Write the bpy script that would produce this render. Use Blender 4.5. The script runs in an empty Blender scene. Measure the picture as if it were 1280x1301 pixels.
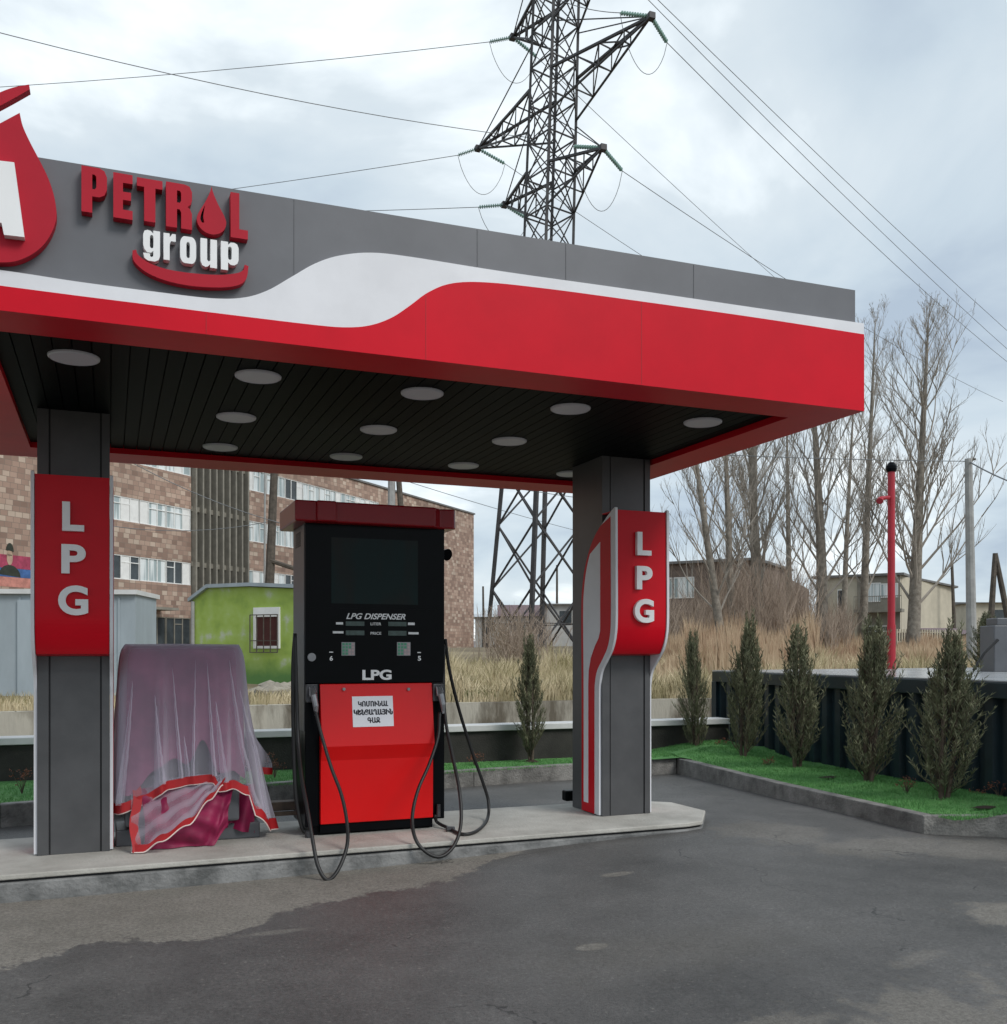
import bpy, bmesh, math, random
from mathutils import Vector, Matrix, noise
R = math.radians
sc = bpy.context.scene
COL = sc.collection

# ------------------------------------------------------------------ camera, sky, sun, exposure
F_PX, CX, HOR, EYE, YAW = 1245.0, 640.0, 830.0, 1.55, R(21.9)
cam = bpy.data.cameras.new('camera'); camo = bpy.data.objects.new('camera', cam); COL.objects.link(camo)
camo.location = (0, 0, EYE); camo.rotation_euler = (R(90), 0, -YAW)
cam.sensor_fit = 'HORIZONTAL'; cam.sensor_width = 36; cam.lens = 36*F_PX/1280
cam.shift_y = (HOR-650.5)/1280; cam.clip_end = 4000; cam.clip_start = .05
sc.camera = camo
SUN_EL, SUN_AZ = R(42), R(150)     # azimuth measured from +Y towards +X
w = bpy.data.worlds.new('World'); sc.world = w; w.use_nodes = True
nt = w.node_tree; N = nt.nodes; L = nt.links; N.clear()
def wn(t, **k):
    n = N.new(t)
    for a, b in k.items(): setattr(n, a, b)
    return n
sky = wn('ShaderNodeTexSky', sky_type='NISHITA', sun_disc=False, sun_elevation=SUN_EL, sun_rotation=SUN_AZ)
bg1 = wn('ShaderNodeBackground'); bg1.inputs[1].default_value = .10; L.new(sky.outputs[0], bg1.inputs[0])
tc = wn('ShaderNodeTexCoord'); sp = wn('ShaderNodeSeparateXYZ'); L.new(tc.outputs['Generated'], sp.inputs[0])
zz = wn('ShaderNodeMath', operation='ADD'); zz.inputs[1].default_value = .22; L.new(sp.outputs[2], zz.inputs[0])
zm = wn('ShaderNodeMath', operation='MAXIMUM'); zm.inputs[1].default_value = .06; L.new(zz.outputs[0], zm.inputs[0])
dx = wn('ShaderNodeMath', operation='DIVIDE'); L.new(sp.outputs[0], dx.inputs[0]); L.new(zm.outputs[0], dx.inputs[1])
dy = wn('ShaderNodeMath', operation='DIVIDE'); L.new(sp.outputs[1], dy.inputs[0]); L.new(zm.outputs[0], dy.inputs[1])
cmb = wn('ShaderNodeCombineXYZ'); L.new(dx.outputs[0], cmb.inputs[0]); L.new(dy.outputs[0], cmb.inputs[1]); cmb.inputs[2].default_value = 3.7
n1 = wn('ShaderNodeTexNoise'); n1.inputs['Scale'].default_value = 1.35; n1.inputs['Detail'].default_value = 7; n1.inputs['Roughness'].default_value = .52; n1.inputs['Distortion'].default_value = .35
L.new(cmb.outputs[0], n1.inputs['Vector'])
cr = wn('ShaderNodeValToRGB'); L.new(n1.outputs[0], cr.inputs[0])
e = cr.color_ramp.elements; e[0].position = .34; e[0].color = (.32, .385, .46, 1); e[1].position = .66; e[1].color = (.78, .83, .85, 1)
q = e.new(.46); q.color = (.42, .49, .545, 1); q = e.new(.56); q.color = (.50, .56, .60, 1)
bg2 = wn('ShaderNodeBackground'); bg2.inputs[1].default_value = 1.0; L.new(cr.outputs[0], bg2.inputs[0])
mx = wn('ShaderNodeMixShader'); mx.inputs[0].default_value = .93
L.new(bg1.outputs[0], mx.inputs[1]); L.new(bg2.outputs[0], mx.inputs[2])
wo = wn('ShaderNodeOutputWorld'); L.new(mx.outputs[0], wo.inputs[0])
sl = bpy.data.lights.new('sun', 'SUN'); sl.energy = 1.2; sl.angle = R(22); sl.color = (1, .97, .93)
so = bpy.data.objects.new('sun', sl); COL.objects.link(so)
sd = Vector((math.sin(SUN_AZ)*math.cos(SUN_EL), math.cos(SUN_AZ)*math.cos(SUN_EL), math.sin(SUN_EL)))
so.rotation_euler = sd.to_track_quat('Z', 'Y').to_euler()
sc.view_settings.view_transform = 'Standard'; sc.view_settings.look = 'None'
sc.view_settings.exposure = 0.6; sc.view_settings.gamma = 1

# ------------------------------------------------------------------ measuring helpers (survey of the place)
SA, CA = math.sin(YAW), math.cos(YAW)
def ray(x, y):
    r = (x-CX)/F_PX; return Vector((SA+r*CA, CA-r*SA, (HOR-y)/F_PX))
def atZ(x, y, z): d = ray(x, y); t = (z-EYE)/d.z; return Vector((d.x*t, d.y*t, z))
def atY(x, y, Y): d = ray(x, y); t = Y/d.y; return Vector((d.x*t, Y, EYE+d.z*t))
def atD(x, y, D): d = ray(x, y); return Vector((d.x*D, d.y*D, EYE+d.z*D))
def LD(lat, D, z): return Vector((CA*lat+SA*D, -SA*lat+CA*D, z))

# ------------------------------------------------------------------ materials
def mat(name, col, rough=.6, metal=0, var=.12, vs=3.0, bump=0, bs=60, spec=.5, col2=None, coat=0, vdetail=6, stretch=None, ramp=(.35, .65)):
    m = bpy.data.materials.new(name); m.use_nodes = True; t = m.node_tree; b = t.nodes['Principled BSDF']
    b.inputs['Roughness'].default_value = rough; b.inputs['Metallic'].default_value = metal
    b.inputs['Specular IOR Level'].default_value = spec
    if coat: b.inputs['Coat Weight'].default_value = coat; b.inputs['Coat Roughness'].default_value = .08
    tc = t.nodes.new('ShaderNodeTexCoord'); mp = t.nodes.new('ShaderNodeMapping'); t.links.new(tc.outputs['Object'], mp.inputs[0])
    if stretch: mp.inputs['Scale'].default_value = stretch
    n = t.nodes.new('ShaderNodeTexNoise'); n.inputs['Scale'].default_value = vs; n.inputs['Detail'].default_value = vdetail; n.inputs['Roughness'].default_value = .62
    t.links.new(mp.outputs[0], n.inputs['Vector'])
    r = t.nodes.new('ShaderNodeValToRGB'); t.links.new(n.outputs[0], r.inputs[0])
    r.color_ramp.elements[0].position, r.color_ramp.elements[1].position = ramp
    c2 = col2 if col2 else tuple(c*(1+var) for c in col); c1 = col if col2 else tuple(c*(1-var) for c in col)
    r.color_ramp.elements[0].color = (*c1, 1); r.color_ramp.elements[1].color = (*c2, 1)
    t.links.new(r.outputs[0], b.inputs['Base Color'])
    if bump:
        n2 = t.nodes.new('ShaderNodeTexNoise'); n2.inputs['Scale'].default_value = bs; n2.inputs['Detail'].default_value = 5
        t.links.new(mp.outputs[0], n2.inputs['Vector'])
        bp = t.nodes.new('ShaderNodeBump'); bp.inputs['Strength'].default_value = bump; bp.inputs['Distance'].default_value = .02
        t.links.new(n2.outputs[0], bp.inputs['Height']); t.links.new(bp.outputs[0], b.inputs['Normal'])
    return m
M = {}
M['red'] = mat('red_composite_panel', (.60, .004, .018), .42, var=.07, vs=1.6, spec=.16, bump=.12, bs=1.6)
M['redsign'] = mat('red_sign_acrylic', (.60, .003, .014), .36, var=.05, vs=2, spec=.2)
M['redletter'] = mat('red_letter_foam', (.42, .006, .022), .55, var=.06, spec=.25)
M['white'] = mat('white_composite_panel', (.74, .74, .77), .42, var=.05, vs=2.5, bump=.12, bs=1.8)
M['whitet'] = mat('white_letter_acrylic', (.82, .82, .82), .4, var=.03)
M['grey'] = mat('grey_composite_panel', (.118, .121, .133), .45, var=.09, vs=2.2, bump=.12, bs=1.5)
M['greyseam'] = mat('grey_panel_joint', (.10, .103, .112), .5)
M['redseam'] = mat('dark_red_panel_joint', (.36, .003, .01), .5)
M['seam'] = mat('black_joint_sealant', (.01, .01, .012), .6)
M['column'] = mat('dark_grey_column_cladding', (.08, .08, .083), .40, var=.14, vs=3, bump=.06, bs=3)
M['slat'] = mat('black_green_metal_slats', (.0010, .0022, .0024), .55, var=.2, spec=.06)
M['lamp'] = mat('frosted_lamp_glass', (.55, .55, .6), .4, var=.03)
M['black'] = mat('black_powder_coat', (.0018, .0025, .0035), .3, var=.2, vs=6, spec=.1)
M['blackside'] = mat('satin_black_steel_side', (.10, .105, .115), .4, var=.1)
M['rubber'] = mat('black_rubber_hose', (.012, .012, .012), .5, var=.2)
M['reddoor'] = mat('red_painted_steel_door', (.70, .003, .004), .3, var=.04, vs=2, spec=.35)
M['crown'] = mat('dark_red_painted_crown', (.26, .001, .006), .28, var=.06, spec=.3)
M['screen'] = mat('dark_glossy_screen', (.030, .018, .016), .12, col2=(.014, .026, .026), vs=2.2, stretch=(2, 1, .7), vdetail=1, spec=.06)  # faint reddish and greenish reflections are put into the screen colour
M['lcd'] = mat('grey_green_lcd', (.05, .085, .075), .3, var=.25, vs=30)
M['key'] = mat('green_keypad_keys', (.08, .3, .18), .5)
M['keyr'] = mat('pink_grey_keypad_keys', (.45, .33, .33), .5)
M['steel'] = mat('dull_grey_steel', (.28, .28, .29), .38, metal=.7, var=.2)
M['dsteel'] = mat('dark_cast_metal', (.07, .07, .075), .4, metal=.5, var=.3, vs=20)
M['paper'] = mat('white_paper', (.8, .8, .84), .5, var=.02)
M['ink'] = mat('black_ink', (.02, .02, .03), .6)
M['concrete'] = mat('pale_island_concrete', (.36, .345, .31), .75, var=.2, vs=2.2, bump=.35, bs=40, col2=(.52, .505, .46))
M['curb'] = mat('stained_curb_concrete', (.10, .102, .10), .7, bump=.5, bs=35, vs=4, col2=(.25, .25, .245), ramp=(.38, .62))
M['kerb'] = mat('rough_grey_kerb_concrete', (.115, .11, .102), .8, bump=.6, bs=50, vs=5, col2=(.28, .27, .25), vdetail=10)
M['coping'] = mat('white_metal_coping', (.62, .62, .61), .4, var=.08)
M['darkwall'] = mat('dark_bitumen_wall', (.032, .03, .026), .8, var=.3, vs=3, bump=.3)
M['turf'] = mat('artificial_turf', (.075, .22, .06), .85, vs=2.2, bump=.6, bs=220, col2=(.15, .34, .10), ramp=(.35, .65), vdetail=12)
M['turfb'] = mat('turf_blade', (.08, .24, .06), .8, vs=5, col2=(.17, .40, .13))
M['contain'] = mat('dark_teal_corrugated_steel', (.010, .024, .031), .38, var=.25, vs=3)
M['conttop'] = mat('wet_grey_steel_top', (.42, .43, .44), .2, var=.2, vs=1.5, bump=.1, bs=6)
M['redpole'] = mat('red_painted_pole', (.36, .012, .025), .4, var=.1, vs=6)
M['galv'] = mat('weathered_concrete_pole', (.33, .33, .32), .7, var=.15, vs=4)
M['wood'] = mat('weathered_grey_wood', (.09, .075, .06), .85, var=.3, vs=6)
M['lattice'] = mat('weathered_pylon_steel', (.045, .043, .045), .6, var=.3, vs=1)
M['wire'] = mat('grey_wire', (.16, .17, .18), .6)
M['glassins'] = mat('green_glass_insulator', (.22, .36, .31), .2, var=.1)
M['retain'] = mat('stained_beige_concrete', (.13, .11, .08), .88, vs=1.8, bump=.6, bs=20, col2=(.44, .41, .34), stretch=(1, 1, .3), ramp=(.40, .56), vdetail=12)
M['bark'] = mat('pale_brown_bark', (.14, .12, .095), .9, vs=5, bump=.5, bs=25, col2=(.28, .25, .21))
M['twig'] = mat('grey_brown_twigs', (.32, .285, .245), .9, var=.25, vs=1)
M['jtrunk'] = mat('juniper_bark', (.10, .075, .055), .9, var=.3, vs=15)
M['jun'] = mat('juniper_needles', (.065, .078, .042), .78, vs=7, col2=(.21, .215, .12), ramp=(.3, .66))
M['reed'] = mat('dry_tan_reeds', (.34, .21, .13), .9, vs=.5, col2=(.55, .42, .28), vdetail=10, ramp=(.38,.6))
M['drygrass'] = mat('dry_straw_grass', (.24, .21, .09), .9, vs=1.0, col2=(.62, .52, .34), vdetail=10, ramp=(.36, .58))
M['brush'] = mat('grey_brown_brushwood', (.30, .23, .18), .9, vs=.5, col2=(.46, .36, .28))
M['flower'] = mat('rusty_flower_shoots', (.16, .05, .02), .7, var=.4, vs=30)
M['soil'] = mat('dry_soil', (.12, .09, .055), .95, vs=.4, bump=.6, bs=4, col2=(.26, .21, .13))
M['dirt'] = mat('dark_planting_soil', (.03, .02, .012), .95, var=.4)
M['houseb'] = mat('pale_yellow_render', (.50, .455, .36), .85, var=.1, vs=1)
M['housed'] = mat('grey_brown_render', (.25, .23, .19), .85, var=.15, vs=1)
M['brownwall'] = mat('brown_tuff_wall', (.19, .145, .12), .9, var=.3, vs=3)
M['roof'] = mat('grey_roof_sheet', (.16, .155, .15), .6, var=.2)
M['farwall'] = mat('pale_distant_wall', (.42, .42, .41), .85, var=.15, vs=.5)
M['farmauve'] = mat('mauve_roof_tile', (.17, .12, .13), .9, var=.15)
M['pane'] = mat('pale_reflecting_pane', (.34, .41, .42), .25, vs=1.1, col2=(.74, .78, .78), ramp=(.44, .54), stretch=(2.2, 1, .12), vdetail=2)  # white curtains and reflected daylight are both put into the glass colour
M['panedark'] = mat('dark_pane', (.045, .055, .06), .1, var=.4, vs=1)
M['frame'] = mat('white_window_frame', (.78, .78, .76), .6, var=.06)
M['fin'] = mat('grey_concrete_fin', (.23, .215, .18), .85, var=.15, vs=2)
M['bluegrey'] = mat('blue_grey_sheet_metal', (.33, .38, .41), .55, vs=2, var=.1, stretch=(1, 1, .3))
M['rail'] = mat('brown_rusted_channel', (.10, .07, .05), .7, var=.3, vs=10)
M['hill'] = mat('distant_hill', (.22, .23, .26), .95, var=.1, vs=.02)
M['rock'] = mat('rubble_stone', (.28, .25, .20), .9, var=.25, vs=4, bump=.5, bs=15)
M['magenta'] = mat('wine_magenta_fabric', (.24, .006, .055), .6, var=.25, vs=5)
M['mauve'] = mat('mauve_liner_fabric', (.20, .085, .14), .85, vs=2.2, col2=(.36, .13, .22), ramp=(.35, .65))
M['hem'] = mat('red_ribbon_hem', (.42, .006, .010), .6, var=.12)
M['piping'] = mat('cream_piping', (.75, .62, .58), .7)

def nd(m, t, **k):
    n = m.node_tree.nodes.new(t)
    for a, b in k.items(): setattr(n, a, b)
    return n
def mth(m, op, a, b=None, clamp=False):
    n = nd(m, 'ShaderNodeMath', operation=op); n.use_clamp = clamp
    for i, v in enumerate((a, b)):
        if v is None: continue
        if isinstance(v, (int, float)): n.inputs[i].default_value = v
        else: m.node_tree.links.new(v, n.inputs[i])
    return n.outputs[0]

def tulle():
    m = bpy.data.materials.new('white_sheer_tulle'); m.use_nodes = True; t = m.node_tree; t.nodes.clear()
    o = nd(m, 'ShaderNodeOutputMaterial'); mix = nd(m, 'ShaderNodeMixShader'); tr = nd(m, 'ShaderNodeBsdfTransparent')
    di = nd(m, 'ShaderNodeBsdfDiffuse'); di.inputs[0].default_value = (.72, .68, .78, 1)
    ts = nd(m, 'ShaderNodeBsdfTranslucent'); ts.inputs[0].default_value = (.72, .68, .78, 1)
    m2 = nd(m, 'ShaderNodeMixShader'); m2.inputs[0].default_value = .3
    t.links.new(di.outputs[0], m2.inputs[1]); t.links.new(ts.outputs[0], m2.inputs[2])
    lw = nd(m, 'ShaderNodeLayerWeight'); lw.inputs[0].default_value = .42
    a = mth(m, 'MULTIPLY', lw.outputs['Facing'], 1.1); a = mth(m, 'ADD', a, .20, True)
    t.links.new(a, mix.inputs[0]); t.links.new(tr.outputs[0], mix.inputs[1]); t.links.new(m2.outputs[0], mix.inputs[2])
    t.links.new(mix.outputs[0], o.inputs[0]); return m
M['tulle'] = tulle()

def tuff():
    """facing of rough cut volcanic stone blocks, every block its own tint"""
    m = mat('tuff_stone_blocks', (.3, .2, .15), .9); t = m.node_tree; b = t.nodes['Principled BSDF']
    tc = nd(m, 'ShaderNodeTexCoord'); s = nd(m, 'ShaderNodeSeparateXYZ'); t.links.new(tc.outputs['Object'], s.inputs[0])
    row = mth(m, 'FLOOR', mth(m, 'DIVIDE', s.outputs[2], .28))
    wn_ = nd(m, 'ShaderNodeTexWhiteNoise', noise_dimensions='1D'); t.links.new(row, wn_.inputs['W'])
    u = mth(m, 'ADD', mth(m, 'DIVIDE', s.outputs[0], .42), mth(m, 'MULTIPLY', wn_.outputs['Value'], 5))
    cell = mth(m, 'FLOOR', u)
    cb = nd(m, 'ShaderNodeCombineXYZ'); t.links.new(cell, cb.inputs[0]); t.links.new(row, cb.inputs[1])
    w2 = nd(m, 'ShaderNodeTexWhiteNoise', noise_dimensions='3D'); t.links.new(cb.outputs[0], w2.inputs['Vector'])
    r = nd(m, 'ShaderNodeValToRGB'); t.links.new(w2.outputs['Value'], r.inputs[0])
    cols = [(0, (.235, .155, .12)), (.22, (.30, .20, .155)), (.5, (.36, .245, .19)), (.78, (.42, .30, .235)), (.97, (.50, .40, .32))]  # block tints paled and narrowed in range, distance haze put into the colour
    e = r.color_ramp.elements; e[0].color = (*cols[0][1], 1); e[1].position = cols[-1][0]; e[1].color = (*cols[-1][1], 1)
    for p, c in cols[1:-1]: q = e.new(p); q.color = (*c, 1)
    n = nd(m, 'ShaderNodeTexNoise'); n.inputs['Scale'].default_value = .25; n.inputs['Detail'].default_value = 6; t.links.new(tc.outputs['Object'], n.inputs['Vector'])
    rr = nd(m, 'ShaderNodeMapRange'); t.links.new(n.outputs[0], rr.inputs[0]); rr.inputs[1].default_value = .3; rr.inputs[2].default_value = .7; rr.inputs[3].default_value = .75; rr.inputs[4].default_value = 1.2
    mu = nd(m, 'ShaderNodeVectorMath', operation='SCALE'); t.links.new(r.outputs[0], mu.inputs[0]); t.links.new(rr.outputs[0], mu.inputs['Scale'])
    # mortar lines
    fu = mth(m, 'FRACT', u); fz = mth(m, 'FRACT', mth(m, 'DIVIDE', s.outputs[2], .28))
    ln = mth(m, 'MINIMUM', mth(m, 'GREATER_THAN', fu, .07), mth(m, 'GREATER_THAN', fz, .09))
    mx = nd(m, 'ShaderNodeMix', data_type='RGBA'); t.links.new(ln, mx.inputs[0]); mx.inputs[6].default_value = (.22, .17, .135, 1); t.links.new(mu.outputs[0], mx.inputs[7])
    t.links.new(mx.outputs[2], b.inputs['Base Color']); return m
M['tuff'] = tuff()

def green_wall():
    m = mat('flaking_green_paint', (.15, .3, .05), .8); t = m.node_tree; b = t.nodes['Principled BSDF']
    tc = nd(m, 'ShaderNodeTexCoord'); n = nd(m, 'ShaderNodeTexNoise'); n.inputs['Scale'].default_value = 2.0; n.inputs['Detail'].default_value = 8; t.links.new(tc.outputs['Object'], n.inputs[0])
    r = nd(m, 'ShaderNodeValToRGB'); t.links.new(n.outputs[0], r.inputs[0]); e = r.color_ramp.elements
    e[0].position = .3; e[0].color = (.24, .35, .07, 1); e[1].position = .70; e[1].color = (.50, .52, .45, 1)
    q = e.new(.45); q.color = (.32, .44, .085, 1); q = e.new(.58); q.color = (.36, .48, .13, 1)
    s = nd(m, 'ShaderNodeSeparateXYZ'); t.links.new(tc.outputs['Object'], s.inputs[0])
    mr = nd(m, 'ShaderNodeMapRange'); t.links.new(mth(m, 'ADD', s.outputs[2], mth(m, 'MULTIPLY', n.outputs[0], .5)), mr.inputs[0]); mr.inputs[1].default_value = .40; mr.inputs[2].default_value = .95
    mx = nd(m, 'ShaderNodeMix', data_type='RGBA'); t.links.new(mr.outputs[0], mx.inputs[0]); mx.inputs[6].default_value = (.10, .22, .06, 1); t.links.new(r.outputs[0], mx.inputs[7])
    t.links.new(mx.outputs[2], b.inputs['Base Color']); return m
M['green'] = green_wall()

def asphalt():
    m = mat('patchy_damp_asphalt', (.06, .06, .06), .6); t = m.node_tree; b = t.nodes['Principled BSDF']; lk = t.links.new
    tc = nd(m, 'ShaderNodeTexCoord'); s = nd(m, 'ShaderNodeSeparateXYZ'); lk(tc.outputs['Object'], s.inputs[0]); X, Y = s.outputs[0], s.outputs[1]
    def nz(sc_, d=6, ro=.6):
        n = nd(m, 'ShaderNodeTexNoise'); n.inputs['Scale'].default_value = sc_; n.inputs['Detail'].default_value = d; n.inputs['Roughness'].default_value = ro; lk(tc.outputs['Object'], n.inputs[0]); return n.outputs[0]
    big, mid, fine, grit = nz(.9), nz(4, 8, .7), nz(45, 4, .8), nz(150, 4, .8)
    # dry strip along the island: boundary depth as a curve of X
    pts = [atZ(x, y, 0) for x, y in ((-250, 1275), (0, 1226), (60, 1208), (130, 1192), (240, 1191), (330, 1172), (352, 1158), (450, 1140), (560, 1122), (640, 1096), (690, 1074))]
    fc = nd(m, 'ShaderNodeFloatCurve'); x0, x1, y0, y1 = -4.0, 4.0, 3.0, 8.0
    c = fc.mapping.curves[0]
    pp = [((p.x-x0)/(x1-x0), (p.y-y0)/(y1-y0)) for p in pts]
    c.points[0].location = (0, pp[0][1]); c.points[1].location = (1, 1)
    for p in pp: c.points.new(max(0.001, p[0]), p[1])
    fc.mapping.update()
    lk(mth(m, 'DIVIDE', mth(m, 'SUBTRACT', X, x0), x1-x0, True), fc.inputs['Value'])
    bound = mth(m, 'ADD', mth(m, 'MULTIPLY', fc.outputs[0], y1-y0), y0)
    dd = mth(m, 'SUBTRACT', Y, bound)
    dd = mth(m, 'ADD', dd, mth(m, 'MULTIPLY', mth(m, 'SUBTRACT', mid, .5), .55))
    dd = mth(m, 'ADD', dd, mth(m, 'MULTIPLY', mth(m, 'SUBTRACT', fine, .5), .12))
    mask = mth(m, 'MULTIPLY', dd, 26, True)
    lim = mth(m, 'LESS_THAN', Y, 7.3); lim2 = mth(m, 'LESS_THAN', X, 3.4)
    mask = mth(m, 'MULTIPLY', mask, mth(m, 'MULTIPLY', lim, lim2))
    def blob(px, py, rx, ry, k=1.0, nzs=.9, soft=3.5, hi=1.0):
        p = atZ(px, py, 0)
        a = mth(m, 'POWER', mth(m, 'ABSOLUTE', mth(m, 'DIVIDE', mth(m, 'SUBTRACT', X, p.x), rx)), 2)
        c_ = mth(m, 'POWER', mth(m, 'ABSOLUTE', mth(m, 'DIVIDE', mth(m, 'SUBTRACT', Y, p.y), ry)), 2)
        d = mth(m, 'SQRT', mth(m, 'ADD', a, c_))
        d = mth(m, 'ADD', d, mth(m, 'MULTIPLY', mth(m, 'SUBTRACT', mid, .5), nzs*2)); d = mth(m, 'ADD', d, mth(m, 'MULTIPLY', mth(m, 'SUBTRACT', fine, .5), 1.4))
        v = mth(m, 'MULTIPLY', mth(m, 'SUBTRACT', 1.0, d), soft, True)
        return mth(m, 'MULTIPLY', v, hi*k)
    lights = mask
    for a in ((785, 1117, .12, .05, 1, .7, 8, .75), (750, 1201, .10, .05, 1, .7, 8, .8), (1280, 1165, .30, .28, 1, 1.2, 6, .8), (1220, 1290, .9, .38, 1, 2.2, 2.2, .65),
              (985, 1070, .5, .55, 1, 1.3, 4, .45), (1130, 1085, .8, .35, 1, 1.2, 4, .5), (1250, 1085, .7, .35, 1, 1.2, 4, .55), (1170, 1216, .22, .10, 1, 1.8, 5, .4), (980, 1300, .5, .12, 1, 1.5, 5, .5),
              (860, 1205, 1.1, .5, 1, 1.0, 1.2, .26), (350, 1180, .25, .05, 1, 1.2, 4, .5)):
        lights = mth(m, 'MAXIMUM', lights, blob(*a))
    r = nd(m, 'ShaderNodeValToRGB'); lk(mth(m, 'ADD', mth(m, 'MULTIPLY', big, .7), mth(m, 'MULTIPLY', mid, .3)), r.inputs[0]); e = r.color_ramp.elements
    e[0].position = .35; e[0].color = (.060, .058, .055, 1); e[1].position = .66; e[1].color = (.128, .123, .117, 1)
    r2 = nd(m, 'ShaderNodeValToRGB'); lk(mth(m, 'ADD', mth(m, 'MULTIPLY', big, .5), mth(m, 'MULTIPLY', mid, .5)), r2.inputs[0]); e = r2.color_ramp.elements
    e[0].position = .35; e[0].color = (.165, .153, .132, 1); e[1].position = .65; e[1].color = (.240, .222, .195, 1)
    mx = nd(m, 'ShaderNodeMix', data_type='RGBA'); lk(lights, mx.inputs[0]); lk(r.outputs[0], mx.inputs[6]); lk(r2.outputs[0], mx.inputs[7])
    g = nd(m, 'ShaderNodeMapRange'); lk(mth(m, 'ADD', mth(m, 'MULTIPLY', fine, .5), mth(m, 'MULTIPLY', grit, .5)), g.inputs[0]); g.inputs[1].default_value = .40; g.inputs[2].default_value = .60; g.inputs[3].default_value = .62; g.inputs[4].default_value = 1.42
    mu = nd(m, 'ShaderNodeVectorMath', operation='SCALE'); lk(mx.outputs[2], mu.inputs[0]); lk(g.outputs[0], mu.inputs['Scale'])
    # pale aggregate stones showing in the tar, and a few hairline cracks
    vo = nd(m, 'ShaderNodeTexVoronoi'); vo.inputs['Scale'].default_value = 48; lk(tc.outputs['Object'], vo.inputs['Vector'])
    sv = nd(m, 'ShaderNodeSeparateColor'); lk(vo.outputs['Color'], sv.inputs[0])
    stone = mth(m, 'MULTIPLY', mth(m, 'GREATER_THAN', sv.outputs[0], .80), mth(m, 'LESS_THAN', vo.outputs['Distance'], mth(m, 'MULTIPLY', sv.outputs[1], .42)))
    stone = mth(m, 'MULTIPLY', stone, mth(m, 'MULTIPLY', mth(m, 'SUBTRACT', mid, .38), 2.2, True))
    m3 = nd(m, 'ShaderNodeMix', data_type='RGBA'); lk(mth(m, 'MULTIPLY', stone, .75), m3.inputs[0]); lk(mu.outputs[0], m3.inputs[6]); m3.inputs[7].default_value = (.30, .28, .25, 1)
    wv = nd(m, 'ShaderNodeVectorMath', operation='ADD'); lk(tc.outputs['Object'], wv.inputs[0]); n_ = nd(m, 'ShaderNodeTexNoise'); n_.inputs['Scale'].default_value = 2.2; n_.inputs['Detail'].default_value = 8; lk(tc.outputs['Object'], n_.inputs[0]); lk(n_.outputs['Color'], wv.inputs[1])
    vc = nd(m, 'ShaderNodeTexVoronoi', feature='DISTANCE_TO_EDGE'); vc.inputs['Scale'].default_value = .38; lk(wv.outputs[0], vc.inputs['Vector'])
    crk = mth(m, 'MULTIPLY', mth(m, 'LESS_THAN', vc.outputs['Distance'], .0028), mth(m, 'GREATER_THAN', big, .53))
    m4 = nd(m, 'ShaderNodeMix', data_type='RGBA'); lk(mth(m, 'MULTIPLY', crk, .7), m4.inputs[0]); lk(m3.outputs[2], m4.inputs[6]); m4.inputs[7].default_value = (.02, .02, .02, 1)
    lk(m4.outputs[2], b.inputs['Base Color'])
    ro = nd(m, 'ShaderNodeMapRange'); lk(lights, ro.inputs[0]); ro.inputs[3].default_value = .5; ro.inputs[4].default_value = .85; lk(ro.outputs[0], b.inputs['Roughness'])
    bp = nd(m, 'ShaderNodeBump'); bp.inputs['Strength'].default_value = .55; bp.inputs['Distance'].default_value = .008; lk(mth(m, 'ADD', fine, grit), bp.inputs['Height']); lk(bp.outputs[0], b.inputs['Normal'])
    return m
M['asphalt'] = asphalt()

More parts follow.
